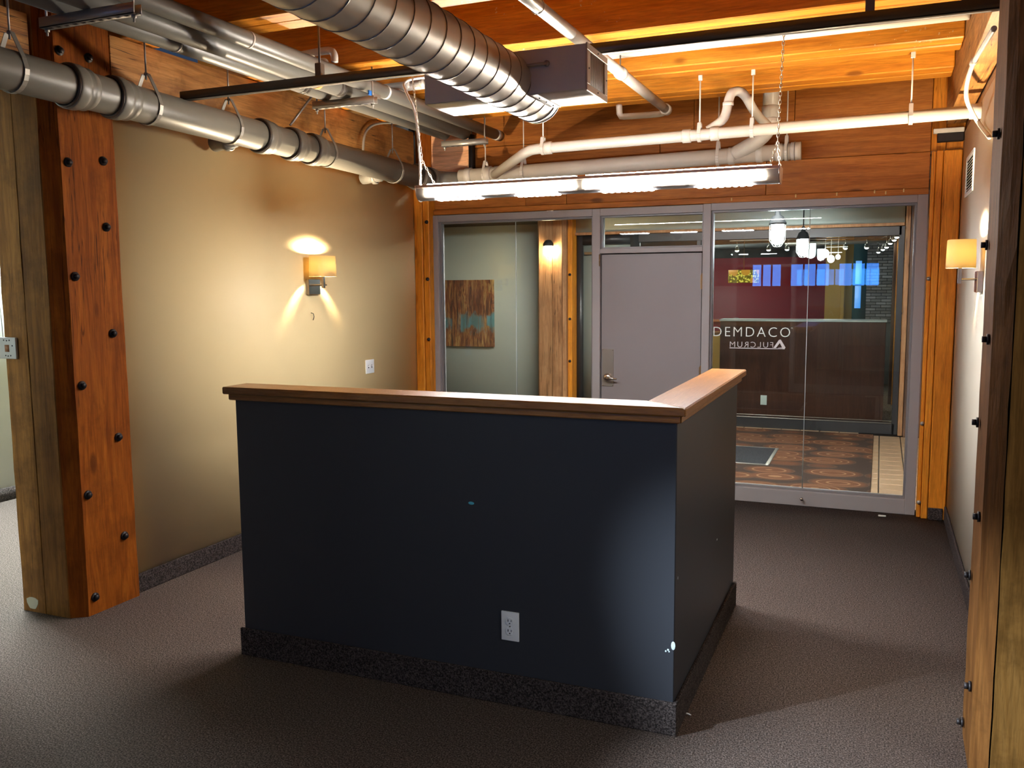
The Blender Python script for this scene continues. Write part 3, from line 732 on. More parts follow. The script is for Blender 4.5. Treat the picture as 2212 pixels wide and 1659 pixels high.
# hangers
def clevis(label, x, y, zc, R, ztop, group, mat=None, axis='y', bracket=False):
    r = thing('pipe_hanger', label, 'hanger', (x, y, zc), group)
    mat = mat or M['hanger']
    def P(a, b, c): return (a, b, c) if axis == 'y' else (b, a, c)
    w_ = .0105; t_ = .003
    m = MB(); apex = R*1.75
    pts = [(-.014, apex+.006), (-R*.86, R*.55)] + [(-(R+t_)*math.cos(a), -(R+t_)*math.sin(a)) for a in [PI*k/12 for k in range(0, 13)]] + [(R*.86, R*.55), (.014, apex+.006)]
    # flat strap built as thin quads
    for i in range(len(pts)-1):
        (a0, c0), (a1, c1) = pts[i], pts[i+1]
        d = Vector((a1-a0, c1-c0)); nn = Vector((-d.y, d.x)).normalized()*t_ if d.length > 0 else Vector((0, 0))
        q = [P(a0, -w_, c0), P(a1, -w_, c1), P(a1, w_, c1), P(a0, w_, c0)]
        q2 = [P(a0-nn.x, -w_, c0-nn.y), P(a1-nn.x, -w_, c1-nn.y), P(a1-nn.x, w_, c1-nn.y), P(a0-nn.x, w_, c0-nn.y)]
        A = [m.bm.verts.new(v) for v in q]; B = [m.bm.verts.new(v) for v in q2]
        m.bm.faces.new(A); m.bm.faces.new(B[::-1])
        for k in range(4): m.bm.faces.new((A[k], A[(k+1) % 4], B[(k+1) % 4], B[k]))
    bmesh.ops.recalc_face_normals(m.bm, faces=m.bm.faces[:])
    m.build('strap', mat, r)
    MB().cyl((0, 0, apex-.02), (0, 0, ztop-zc), .0045, n=8).build('rod', mat, r)
    MB().cyl((0, 0, apex+.0), (0, 0, apex+.012), .010, n=6).build('nut', mat, r)
    if bracket:
        MB().box(-.012, .012, -.006, .006, ztop-zc-.05, ztop-zc+.03, .002).build('joist_bracket', mat, r)
    return r
GH = 'clevis hangers of the large grey pipe'
for y, lb in ((2.67, 'clevis hanger nearest the viewer, on the grey pipe at the left edge'), (3.40, 'clevis hanger on the grey pipe just right of the left post'),
              (3.99, 'clevis hanger on the grey pipe beneath the long dark strut'), (4.90, 'clevis hanger on the grey pipe right of the three gaskets'),
              (5.75, 'clevis hanger on the grey pipe nearest the back corner')):
    clevis(lb, -3.33, y, yz(y), .084, 2.86 if y > 3 else 2.86, GH)
GW = 'hangers of the pipes along the back'
for x, lb in ((-1.045, 'white hanger holding the upper white pipe above the middle of the light'), (-.735, 'white hanger holding the upper white pipe beside the riser'),
              (.115, 'white hanger holding the upper white pipe near the right wall'), (-2.07, 'short white hanger at the bend of the upper white pipe')):
    clevis(lb, x, 5.5-.10+(.452-x)*.047, 2.5-(.452-x)*.0051, .036, 2.86, GW, M['whitepipe'], 'x', True)
for x, lb in ((-2.88, 'hanger of the back drain pipe at its left bend'), (-2.56, 'hanger of the back drain pipe left of the white bend'), (-1.09, 'hanger of the back drain pipe behind the fixture middle'), (-.63, 'hanger of the back drain pipe beside its cap')):
    clevis(lb, x, 6.40, bz(x), .056, 3.17, GW, M['whitepipe'], 'x')

# ------------------------------------------------------------------ insulated pipes along the left, trapeze struts
def long_pipe(label, x, z, r_, y0, y1, mat, bands=(), cap=True):
    r = thing('insulated_pipe', label, 'pipe', (x, 0, z))
    MB().cyl((0, y0, 0), (0, y1, 0), r_, n=24).build('jacket', mat, r)
    for y, w_, mm in bands: MB().cyl((0, y, 0), (0, y+w_, 0), r_+.0015, n=24).build('band', mm, r)
    return r
tape = M['rubber']
ins = M['insul']
long_pipe('rightmost of the pipes on the trapeze struts, reaching the back wall', -2.80, 2.762, .040, 0.5, 6.50, ins, ((3.5, .012, M['whitepipe']), (4.75, .02, M['white']), (6.40, .06, M['whitepipe'])))
long_pipe('middle insulated pipe on the trapeze struts with an orange stain and black bands', -2.915, 2.735, .050, 0.5, 6.10, ins, ((4.20, .03, plain('orange_mastic', (.65, .35, .10), .6)), (4.40, .018, tape), (4.43, .018, tape)))
long_pipe('leftmost insulated pipe on the trapeze struts, nearest the left wall', -3.055, 2.735, .050, 0.5, 6.05, ins, ((3.3, .01, M['whitepipe']), (4.26, .018, tape), (4.29, .018, tape)))
def strut_channel(m, x0, x1, yc, z0, w_=.041, h=.041):
    # U channel opening up, with lips
    m.box(x0, x1, yc-w_/2, yc+w_/2, z0, z0+.003); m.box(x0, x1, yc-w_/2, yc-w_/2+.003, z0, z0+h); m.box(x0, x1, yc+w_/2-.003, yc+w_/2, z0, z0+h)
def trapeze(label, x0, x1, y, zt, rods=True):
    r = thing('trapeze_strut', label, 'strut', ((x0+x1)/2, y, zt), 'trapeze struts under the pipes')
    h = (x1-x0)/2; m = MB(); strut_channel(m, -h, h, 0, -.043); m.build('channel', M['hanger'], r)
    mm = MB(); n = int((x1-x0)/.045)
    for k in range(n): mm.box(-h+.03+k*.045, -h+.052+k*.045, -.007, .007, -.0436, -.0425)
    mm.build('slot_row', M['iron'], r)
    for s_ in (-1, 1):
        MB().cyl((s_*(h-.02), 0, -.07), (s_*(h-.02), 0, 2.86-zt), .0045, n=8).build('rod', M['hanger'], r)
        MB().cyl((s_*(h-.02), 0, -.055), (s_*(h-.02), 0, -.044), .010, n=6).build('nut', M['hanger'], r)
trapeze('trapeze strut nearest the viewer, dark, at the top left corner', -3.16, -2.66, 2.69, 2.684)
trapeze('trapeze strut in the middle, with a strip of blue tape beside it', -3.13, -2.71, 4.50, 2.684)
trapeze('trapeze strut farthest back, near the corner of the room', -3.10, -2.73, 6.10, 2.684)
tg = thing('blue_tape_tag', 'blue tape with a grey tag beside the middle trapeze strut', 'tape', (-2.775, 4.54, 2.715))
MB().box(-.004, .004, -.01, .03, -.014, .012, .001).build('tape', plain('blue_tape', (.02, .16, .55), .5), tg)
MB().box(-.003, .003, .03, .12, -.016, .006, .001).build('tag_strip', M['hanger'], tg)
# greenish wrapped lines in the top left corner
gw = thing('wrapped_line', 'green-grey wrapped line above the nearest trapeze strut', 'pipe', (-2.98, 0, 2.812))
MB().tube([(0, .5, 0), (.0, 2.2, .01), (-.02, 2.75, .0)], .026, 16).build('wrap', plain('green_grey_wrap', (.13, .15, .08), .5, 0, .3), gw)

# long dark strut carried on rods
ls = thing('strut_channel', 'long dark strut spanning the room under the joists, behind the duct', 'strut', (-1.55, 3.62, 2.545))
m = MB(); strut_channel(m, -1.76, 1.98, 0, 0, .042, .041); m.build('channel', M['strut'], ls)
for x in (-.93, 1.475):
    MB().cyl((x, 0, .02), (x, 0, .31), .0055, n=8).build('rod', M['strut'], ls)
    MB().box(x-.016, x+.016, -.018, .018, .04, .10, .002).build('rod_coupler', M['strut'], ls)
# white conduits over the strut
for y, z, rr, lb, x0 in ((4.74, 2.865, .012, 'thin white conduit just under the joists, above the white pipe', -1.45), (4.92, 2.880, .030, 'white pipe high between two joists, top right', -1.5)):
    o = thing('overhead_conduit' if rr < .02 else 'overhead_pipe', lb, 'pipe', (-.5, y, z))
    MB().cyl((x0+.5, 0, 0), (.845, 0, 0.003), rr, n=16).build('pipe', M['whitepipe'], o)

# ------------------------------------------------------------------ spiral duct and plenum
DX, DZ, DR = -1.392, 2.399, .105
du = thing('spiral_duct', 'large round spiral duct coming from overhead into the plenum box', 'duct', (DX, 0, DZ))
MB().tube([(0, y, 0) for y in (0.2, 1.0, 2.0, 2.8, 3.60, 3.645)] + [(0, 3.662, 0), (0, 3.668, 0)], [DR]*6+[DR-.008, DR-.03], 56).build('body', M['galv'], du)
hel = []
pitch = .104; turns = int((3.60-.6)/pitch)
for k in range(turns*28+1):
    a = 2*PI*k/28; y = .6+pitch*k/28
    hel.append((DR*math.cos(a), y, DR*math.sin(a)))
MB().tube(hel, .0028, 5).build('spiral_seam', M['seam'], du)
MB().ring((0, 3.60, 0), 'y', DR+.001, .0035, 48, 6).ring((0, 3.645, 0), 'y', DR, .003, 48, 6).build('end_ring', M['galvbright'], du)
pb = thing('plenum_box', 'rectangular grey duct box crossing the spiral duct, with a grille at its right end', 'duct', (-1.41, 3.30, 2.42))
bx0, bx1, by1, bz0, bz1 = -.345, .345, .27, -.080, .088
m = MB(); m.box(bx0, bx1, 0, by1, bz0, bz1, .002); m.build('box', M['box'], pb)
MB().box(bx0+.002, bx1-.002, .002, by1-.002, bz0-.0015, bz0+.002).build('bottom_sheet', M['galvbright'], pb)
m = MB()
for a, b, c, d in ((0, by1, bz1-.022, bz1+.004), (0, by1, bz0-.004, bz0+.022), (0, .04, bz0+.022, bz1-.022), (by1-.04, by1, bz0+.022, bz1-.022)): m.box(bx1, bx1+.007, a, b, c, d, .0015)
gr = m.build('grille_frame', M['grille'], pb)
for k in range(15):
    y = .048+k*.0125
    MB().box(bx1+.0008, bx1+.002, y, y+.0045, bz0+.022, bz1-.022).build('blade', M['grille'], gr)
MB().box(bx1, bx1+.0012, .04, by1-.04, bz0+.022, bz1-.022).build('grille_void', M['dark'], pb)
for y, z in ((.135, bz1-.010), (.135, bz0+.010), (.02, .0), (by1-.02, 0)): MB().sphere((bx1+.008, y, z), .003, u=8, v=6).build('screw', M['iron'], gr)
MB().cyl((.19, -.002, .028), (.19, -.008, .028), .012, n=14).tube([(.19, -.010, .028), (.12, -.012, .026), (.10, -.010, .026)], .006, 8).build('damper_handle', M['hanger'], pb)
MB().prism([(.12, 0), (.15, 0), (.15, .27), (.12, .27)], 'z', bz0-.004, bz0-.001).build('saddle_flange', M['galvbright'], pb)
for y in (.06, .14, .22): MB().sphere((.135, y, bz0-.005), .003, u=8, v=6).build('rivet', M['iron'], pb)

# ------------------------------------------------------------------ sprinkler pipe (right of the duct)
sp = thing('sprinkler_pipe', 'silver and white sprinkler pipe running to the back, right of the duct', 'pipe', (-1.38, 0, 2.768))
MB().cyl((0, 2.0, 0), (0, 6.05, 0.0), .0285, n=20).build('pipe', M['silver'], sp)
MB().cyl((0, 4.05, 0), (0, 5.9, 0), .0292, n=20).build('painted_length', M['whitepipe'], sp)
for y in (3.33,): MB().cyl((0, y, 0), (0, y+.03, 0), .036, n=20).cyl((0, y+.05, 0), (0, y+.07, 0), .034, n=20).build('coupling', M['rubber'], sp)
for y in (4.88, 6.0): MB().cyl((0, y, 0), (0, y+.06, 0), .036, n=20).build('coupling', M['whitepipe'], sp)
MB().tube(smooth_path([(0, 6.05, 0), (-.02, 6.09, -.01), (-.08, 6.10, -.015), (-.30, 6.10, -.012), (-.34, 6.10, -.008), (-.345, 6.10, .07)], 1), .021, 14).build('branch', M['whitepipe'], sp)
for y in (3.62, 4.90):
    MB().ring((0, y, 0), 'y', .031, .002, 20, 5).cyl((0, y, .03), (0, y, .10), .004, n=8).build('hanger_loop', M['hanger'], sp)

# flexible conduit + chains + fixture
def chain(label, p0, p1, r=.0022, split=None):
    m = MB(); a, b = Vector(p0), Vector(p1); L = (b-a).length; n = int(L/.019); d = (b-a).normalized()
    side = d.cross(Vector((0, 1, 0))); side = side.normalized() if side.length > .01 else Vector((1, 0, 0))
    s2 = d.cross(side).normalized()
    for k in range(n):
        c = a+d*(L*(k+.5)/n); u = side if k % 2 == 0 else s2
        pts = [c + d*(.0125*math.sin(t)) + u*(.0055*math.cos(t)) for t in [i*2*PI/8 for i in range(8)]]
        m.tube(pts, r, 4, closed=True)
    return tag(m.build('lamp_chain', M['chain'], None), label, 'chain')
FX0, FX1, FY, FZ = -2.515, -.488, 4.66, 2.14
chain('zinc chain from the joist to the left end of the light', (-2.535, 4.62, 2.80), (-2.500, 4.655, 2.33))
chain('zinc chain from the joist to the right end of the light', (-.478, 4.60, 2.845), (-.500, 4.640, 2.30))
for i, (a, b, lb) in enumerate((((-2.500, 4.655, 2.33), (-2.49, 4.60, 2.178), 'front leg of the left chain sling'), ((-2.500, 4.655, 2.33), (-2.44, 4.71, 2.180), 'rear leg of the left chain sling'),
                  ((-.500, 4.640, 2.30), (-.53, 4.60, 2.180), 'front leg of the right chain sling'), ((-.500, 4.640, 2.30), (-.492, 4.70, 2.18), 'rear leg of the right chain sling'))):
    chain(lb, a, b, .002)
fc = thing('flexible_conduit', 'white flexible conduit dropping in a curve to the left end of the light', 'cable', (-2.5, 4.65, 2.2))
pth = smooth_path([(.14, .35, .66), (.02, .28, .66), (-.12, .15, .635), (-.16, .08, .60), (-.12, .04, .54), (-.05, .03, .42), (-.018, .0, .25), (-.010, .0, .10), (-.012, .0, -.015)], 3)
MB().tube(pth, [.0075+.0012*(i % 2) for i in range(len(pth))], 8).build('tube', M['white'], fc)

fx = thing('pendant_fluorescent', 'long pendant fluorescent fixture hung on chains across the room', 'lamp', ((FX0+FX1)/2, FY, FZ))
hx = (FX1-FX0)/2
prof = [(-.062, .032), (-.060, .020), (-.056, -.004), (-.050, -.026), (-.036, -.040), (-.015, -.044), (.015, -.044), (.036, -.040), (.050, -.026), (.058, 0), (.062, .032), (.052, .030), (.045, .0), (.03, -.026), (-.03, -.026), (-.047, .0), (-.053, .030)]
MB().prism(prof, 'x', -hx, hx).build('housing', M['fixgrey'], fx)
MB().box(-hx, hx, -.066, -.055, .022, .040, .003).box(-hx, hx, .055, .066, .022, .040, .003).build('edge_rail', M['fixture'], fx)
endp = [(.064*math.cos(a), .038-.088*math.sin(a) if 0 <= a <= PI else .04) for a in [PI*k/14 for k in range(15)]]
for s_ in (-1, 1): MB().prism(endp, 'x', s_*hx, s_*(hx+.008), .002).build('end_cap', M['fixture'], fx)
xm = (FX0+FX1)/2
for a, b in ((-2.455, -1.545), (-1.492, -.555)):
    # front lens follows the housing's slanted face
    m = MB(); a_, b_ = a-xm, b-xm
    m.prism([(-.0625, .014), (-.0600, .014), (-.0545, -.022), (-.0575, -.024)], 'x', a_, b_); m.build('lens', M['e_lens'], fx)
for a, b in ((-2.455, -1.545), (-1.492, -.525)):
    MB().box(a-xm, b-xm, -.040, .040, .030, .048, .006, 2).build('uplight_lens', M['e_top'], fx)
for a, b in ((-2.40, -2.11), (-1.90, -1.645), (-1.41, -1.12), (-.90, -.615)):
    m = MB(); n = 8; w_ = (b-a)/n
    for k in range(n):
        x = a-xm+(k+.5)*w_
        m.sphere((x, -.004, -.040), 1, (w_*.54, .038, .0105), 10, 6)
    m.build('scalloped_lens', M['e_slot'], fx)

# small pipework above the insulated pipes
cl = thing('pipe_loop', 'small grey pipes looping above the insulated pipes near the duct', 'pipe', (-2.9, 4.2, 2.8))
MB().tube(smooth_path([(-.25, .1, .02), (-.20, .02, .07), (.02, .0, .075), (.10, .0, .075), (.12, .0, .05), (.12, .0, .01)], 2), .020, 12).build('pipe', M['whitepipe'], cl)
MB().tube(smooth_path([(-.20, .12, -.02), (-.1, .05, .03), (.02, .03, .035), (.045, .03, .03), (.045, .03, .0)], 2), .015, 12).build('pipe', M['whitepipe'], cl)
cl2 = thing('pipe_tee', 'horizontal white pipe with a drop, behind the flexible conduit', 'pipe', (-2.8, 5.0, 2.85))
MB().cyl((-.25, 0, -.012), (.50, 0, .0), .030, n=16).build('pipe', M['whitepipe'], cl2)
MB().cyl((-.03, 0, 0), (-.03, 0, -.09), .027, n=16).build('drop', M['whitepipe'], cl2)
for x in (.02, .12, .26): MB().cyl((x, 0, -.002), (x+.03, 0, 0), .034, n=16).build('coupling', M['whitepipe'], cl2)
MB().cyl((-.35, -.1, .025), (.3, -.1, .032), .007, n=8).build('thin_conduit', M['whitepipe'], cl2)
lc = thing('electrical_conduit', 'bent grey conduit in front of the worn left girder', 'conduit', (-3.45, 5.6, 2.6))
MB().tube(smooth_path([(-.02, -.03, -.10), (-.02, -.02, .06), (-.01, .03, .14), (.02, .14, .19), (.08, .35, .215)], 3), .009, 8).build('pipe', M['hanger'], lc)
dr = MB().cyl((-3.26, 4.70, 2.79), (-3.29, 4.48, 2.56), .007, n=10).build('brace_rod', M['hanger']); tag(dr, 'slanted grey rod between the insulated pipes and the grey pipe', 'rod')

# debris on the carpet
tag(MB().tube(smooth_path([(-.632, 3.13, .004), (-.615, 3.142, .008), (-.598, 3.138, .004)], 2), .003, 6).build('paper_scrap', M['white']), 'white curl of debris on the carpet near the half-wall corner', 'debris')
tag(MB().box(.035, .085, 6.44, 6.47, 0, .006, .002).build('paper_scrap', M['ivory']), 'tan scrap on the carpet by the glazed front sill', 'debris')

# ================================================================== LOBBY beyond the glass
S(MB().box(-7, -3.40, 10.13, 10.25, 0, 2.335), 'wall_lobby', M['greygreen'])
S(MB().box(-7, .62, 10.16, 10.24, 2.285, 3.2), 'wall_lobby_upper', M['blackpipe'])
S(MB().box(-3.45, .20, 10.05, 10.16, 2.205, 2.50), 'wall_lobby_soffit', wallpaint('pale_soffit_paint', (.50, .54, .49)))
S(MB().box(-7, .62, 6.73, 10.2, 2.86, 2.92), 'ceiling', M['blackpipe'])
S(MB().box(-7, -3.70, 6.66, 6.74, 0, 2.9), 'wall_lobby_front', M['greygreen'])
S(MB().box(-7.1, -7, 6.7, 10.2, 0, 2.9), 'wall_lobby_left', M['greygreen'])
S(MB().box(.46, .58, 6.73, 10.2, 0, 2.9), 'wall_lobby_right', M['greygreen'])
t1 = struct('trim_1'); MB().box(-3.40, .20, 10.02, 10.14, 2.180, 2.212, .003).build('timber_trim', M['rustic'], t1)
# sprinkler lines in the lobby ceiling
for i, (y, z, x0, x1, lb) in enumerate(((8.6, 2.55, -7.0, .46, 'black pipe across the lobby ceiling, nearer line'), (9.2, 2.50, -7.0, .46, 'black pipe across the lobby ceiling, farther line'))):
    o = MB().cyl((x0, y, z), (x1, y, z), .05, n=14).build('lobby_pipe', M['blackpipe']); tag(o, lb, 'pipe')
fd = MB().tube([(-3.4, 8.9, 2.70), (-3.0, 9.0, 2.68), (-2.6, 9.2, 2.70), (-2.2, 9.3, 2.74)], .12, 16).build('flexible_duct', M['blackpipe']); tag(fd, 'black flexible duct under the lobby ceiling', 'duct')
# timber column with jelly jar light
lc_ = thing('timber_column', 'rough timber column in the lobby carrying a jar light', 'column', (-3.575, 9.93, 0))
stave(lc_, [(-.20, -.06), (-.17, -.10), (-.005, -.10), (-.005, .19), (-.20, .19)], 0, 2.85, M['rustic'], 'left_stave')
stave(lc_, [(.0, -.10), (.115, -.10), (.115, .19), (.0, .19)], 0, 2.85, M['rustic'], 'middle_stave')
stave(lc_, [(.122, -.10), (.155, -.06), (.155, .19), (.122, .19)], 0, 2.85, M['rustic'], 'right_stave')
MB().box(.16, .215, -.02, .19, 0, 2.85, .004).build('side_timber', M['post_back'], lc_)
bolts(lc_, [(.188, -.02, z) for z in (1.72, 1.20, .70)], (0, -1, 0), .014)
jl = thing('jar_wall_light', 'glowing jar light mounted on the lobby timber column', 'lamp', (-3.60, 9.83, 2.03))
MB().cyl((0, .0, .045), (0, -.05, .045), .03, n=16).lathe([(.0, .095), (.03, .09), (.055, .06), (.062, .045), (.062, .02)], (0, -.075, 0), 'z', 20).build('cap', M['lamptop'], jl)
MB().lathe([(.045, .03), (.050, 0), (.048, -.05), (.035, -.085), (0.001, -.10)], (0, -.075, 0), 'z', 20).build('jar', M['e_jarwarm'], jl)
m = MB()
for a in (0, PI/2, PI, 3*PI/2): m.tube([(.056*math.cos(a), -.075+.056*math.sin(a), .03), (.056*math.cos(a), -.075+.056*math.sin(a), -.07), (0, -.075, -.118)], .003, 6)
m.build('cage', M['hanger'], jl)
# painting
pt = thing('canvas_painting', 'abstract painting of rust, gold and turquoise on the grey-green lobby wall', 'painting', (-4.79, 10.09, 0))
MB().box(-.335, .335, -.02, .035, .835, 1.672, .003).build('canvas', M['canvas'], pt)
# lobby door (far left of far storefront)
d2 = struct('door_2')
m = MB().box(-3.355, -3.285, 10.07, 10.16, 0, 2.18).box(-2.70, -2.60, 10.06, 10.16, 0, 2.18).box(-3.285, -2.70, 10.07, 10.16, 2.07, 2.18)
m.build('door_frame', M['bronze'], d2)
MB().box(-3.285, -2.70, 10.11, 10.15, .01, 2.07).build('slab', M['greygreen'], d2)
MB().box(-3.26, -3.02, 10.06, 10.11, 1.955, 1.985, .003).build('door_closer', M['brass'], d2)
MB().box(-3.18, -3.12, 10.07, 10.11, 2.02, 2.045, .003).build('closer_arm', M['lockplate'], d2)
# far storefront
w4 = struct('window_4')
for nm, b in (('head', (-2.60, .175, 2.085, 2.178)), ('sill', (-2.60, .175, .0, .115)), ('stile', (.150, .205, 0, 2.178)), ('mullion', (-1.93, -1.885, .115, 2.085))):
    MB().box(b[0], b[1], 10.05, 10.15, b[2], b[3], .002).build(nm, M['bronze'], w4)
MB().box(-2.60, .150, 10.045, 10.055, .112, .120).box(-2.60, .150, 10.045, 10.055, .140, .146).build('sill_line', M['hanger'], w4)
MB().box(-1.885, .150, 10.095, 10.105, .12, 2.085).build('pane', M['glass'], w4, smooth=None)
MB().box(-2.60, -1.93, 10.095, 10.105, .12, 2.085).build('pane', M['glass'], w4, smooth=None)
put_text('DEMDACO', -1.735, -.905, 1.012, 1.118, 10.088, w4)
put_text('®', -.895, -.880, 1.105, 1.120, 10.088, w4, name='registered_mark')
put_text('FULCRUM', -1.015, -.708, 1.137, 1.177, 6.604, w3, mirrored=True)
m = MB(); m.prism([(-1.017, 1.1275), (-.640, 1.1275), (-.640, 1.1325), (-1.017, 1.1325)], 'y', 6.603, 6.605); m.build('underline', M['letter'], w3)
m = MB()
m.prism([(-.706, 1.136), (-.668, 1.195), (-.656, 1.197), (-.622, 1.141), (-.628, 1.128), (-.672, 1.128), (-.672, 1.137), (-.645, 1.141), (-.662, 1.172), (-.688, 1.136)], 'y', 6.603, 6.605); m.build('triangle_emblem', M['letter'], w3)
# lobby right timber
lr = thing('timber_column', 'dark timber column at the right side of the lobby', 'column', (.33, 10.0, 0))
MB().box(-.12, -.075, -.03, .15, 0, 2.85, .005).build('timber', M['rustic'], lr)
MB().box(-.07, -.005, -.09, .15, 0, 2.85, .006).build('timber', M['darkpost'], lr)
MB().box(.0, .12, -.07, .15, 0, 2.85, .008).build('timber', M['darkpost'], lr)
# rug and mat
tag(MB().box(-3.6, -.02, 7.02, 9.92, 0.0, .010, .003).build('area_rug', M['rug']), 'brown rug with oval swirl pattern on the lobby tiles', 'rug')
mt = thing('door_mat', 'charcoal door mat lying on the swirl rug', 'mat', (-1.35, 8.32, .010))
MB().box(-.46, .46, -.40, .40, 0, .008, .003).build('pile', M['mat'], mt)
MB().box(-.49, -.46, -.43, .43, 0, .006).box(.46, .49, -.43, .43, 0, .006).box(-.46, .46, -.43, -.40, 0, .006).box(-.46, .46, .40, .43, 0, .006).build('rubber_edge', M['hanger'], mt)
# pendants
def pendant(label, x, y, z, s, ztop):
    r = thing('cage_pendant', label, 'lamp', (x, y, z), 'caged jar pendants')
    MB().cyl((0, 0, .17*s), (0, 0, ztop-z), .006, n=8).build('stem', M['lamptop'], r)
    MB().lathe([(.012, .19*s), (.020, .17*s), (.022, .14*s), (.045, .125*s), (.060, .085*s), (.068, .075*s), (.068, .06*s), (0.001, .06*s)], (0, 0, 0), 'z', 24).build('cap', M['lamptop'], r)
    MB().lathe([(.052*s, .062*s), (.054*s, .0), (.052*s, -.06*s), (.040*s, -.095*s), (.001, -.11*s)], (0, 0, 0), 'z', 20).build('jar', M['e_jar'], r)
    m = MB()
    for k in range(6):
        a = k*PI/3; m.tube([(.064*s*math.cos(a), .064*s*math.sin(a), .07*s), (.064*s*math.cos(a), .064*s*math.sin(a), -.07*s), (.03*s*math.cos(a), .03*s*math.sin(a), -.12*s), (0, 0, -.128*s)], .0028, 6)
    m.ring((0, 0, 0), 'z', .064*s, .0028, 20, 6); m.build('cage', M['hanger'], r)
pendant('caged jar pendant nearer the glazed front, brighter and larger', -.776, 7.35, 2.005, .95, 2.86)
pendant('caged jar pendant deeper in the lobby, hung on a long stem', -.755, 9.55, 1.985, 1.0, 2.86)

# ================================================================== OFFICE beyond
S(MB().box(-4.2, 1.9, 10.3, 17.0, 2.95, 3.0), 'ceiling', M['blackpipe'])
wo = struct('wall_office_back')
MB().box(-4.2, -.83, 15.0, 15.1, 0, 2.02).build('burgundy_panel', M['redwall'], wo)
MB().box(-4.2, -.83, 15.02, 15.12, 2.02, 2.95).build('dark_band', M['blackpipe'], wo)
MB().box(-4.2, -.84, 14.93, 15.0, .97, 1.01, .003).build('orange_rail', plain('orange_chair_rail', (.62, .16, .05), .4), wo)
MB().box(-.83, -.42, 15.0, 15.1, 0, 2.95).build('mustard_panel', M['yellow'], wo)
MB().box(-.59, -.53, 14.9, 15.0, 0, 2.95, .01).build('mustard_column', M['yellow'], wo)
MB().box(-.42, -.22, 15.0, 15.1, 0, 2.95).build('teal_panel', M['teal'], wo)
MB().box(-.385, -.295, 14.985, 15.0, 1.20, 1.55).build('window_pane', M['e_winb'], wo)
MB().box(-.385, -.295, 14.985, 15.0, 1.58, 1.94).build('window_pane', M['e_winb'], wo)
MB().box(-.22, 1.6, 15.04, 15.14, 0, 2.95).build('mortar', plain('grey_mortar', (.12, .115, .11), .9), wo)
bme = None; rowh = .046
for j in range(28):
    z = .98+j*rowh; off = (j % 2)*.075
    x = -.22+(.0 if not off else -.075)
    while x < .28:
        a, b = max(x, -.218), x+.145
        if b-a > .03:
            if a == x and bme is not None: o = bpy.data.objects.new('brick', bme); COL.objects.link(o); o.parent = wo; o.location = (x, 15.0+random.uniform(-.004, .004), z)
            elif a == x:
                o = MB().box(0, .143, 0, .05, 0, rowh-.009, .003).build('brick', M['brick'], wo); bme = o.data; o.location = (x, 15.0, z)
            else: MB().box(a, b-.002, 15.0, 15.05, z, z+rowh-.009, .003).build('brick', M['brick'], wo)
        x += .15
S(MB().box(-4.3, -4.2, 10.3, 15.1, 0, 2.95), 'wall_office_left', M['orange'])
S(MB().box(1.6, 1.7, 10.3, 15.1, 0, 2.95), 'wall_office_right', M['greygreen'])
op = thing('timber_post', 'orange bolted timber post deep in the office, right of the grey brick', 'post', (.19, 12.6, 0))
MB().box(-.02, .10, -.08, .10, 0, 2.9, .006).build('timber', M['post_back'], op)
MB().box(-.06, -.02, -.04, .10, 0, 2.9, .006).build('timber', M['darkpost'], op)
bolts(op, [(.07, -.08, z) for z in (1.9, 1.55, 1.2, .85)], (0, -1, 0), .012)
rd = thing('office_reception_desk', 'dark mahogany reception desk behind the far glass', 'desk', (-.85, 10.75, 0))
MB().box(-.92, .915, 0, .08, 0, 1.155, .003).build('front_panel', M['mahog'], rd)
MB().box(-.93, .925, -.01, .30, 1.155, 1.178, .003).build('counter_top', M['galvbright'], rd)
MB().box(.86, .915, .08, 1.2, 0, 1.155, .003).build('side_panel', M['mahog'], rd)
MB().box(-.92, -.88, .08, 1.2, 0, 1.155, .003).build('side_panel', M['mahog'], rd)
outlet('wall_outlet', 'tan outlet cover on the mahogany desk front behind the far glass', (-1.245, 10.749, .222), 0, simple=True)
dl = thing('drum_pendant', 'yellow floral drum pendant lamp glowing in the office', 'lamp', (-1.712, 12.2, 1.695))
MB().lathe([(.195, -.085), (.200, -.085), (.202, .085), (.195, .085)], (0, 0, 0), 'z', 36).lathe([(0.001, -.083), (.195, -.083)], (0, 0, 0), 'z', 36).build('shade', M['floral'], dl)
MB().cyl((0, 0, .08), (0, 0, 1.25), .004, n=6).build('cord', M['brass'], dl)
ot = thing('side_cabinet', 'low orange cabinet at the left of the office, beyond the desk', 'cabinet', (-2.15, 11.9, 0))
MB().box(-.35, .25, 0, .5, 0, .92, .005).build('body', M['orange'], ot); MB().box(-.37, .27, -.02, .52, .92, .95, .003).build('top', M['oak'], ot)
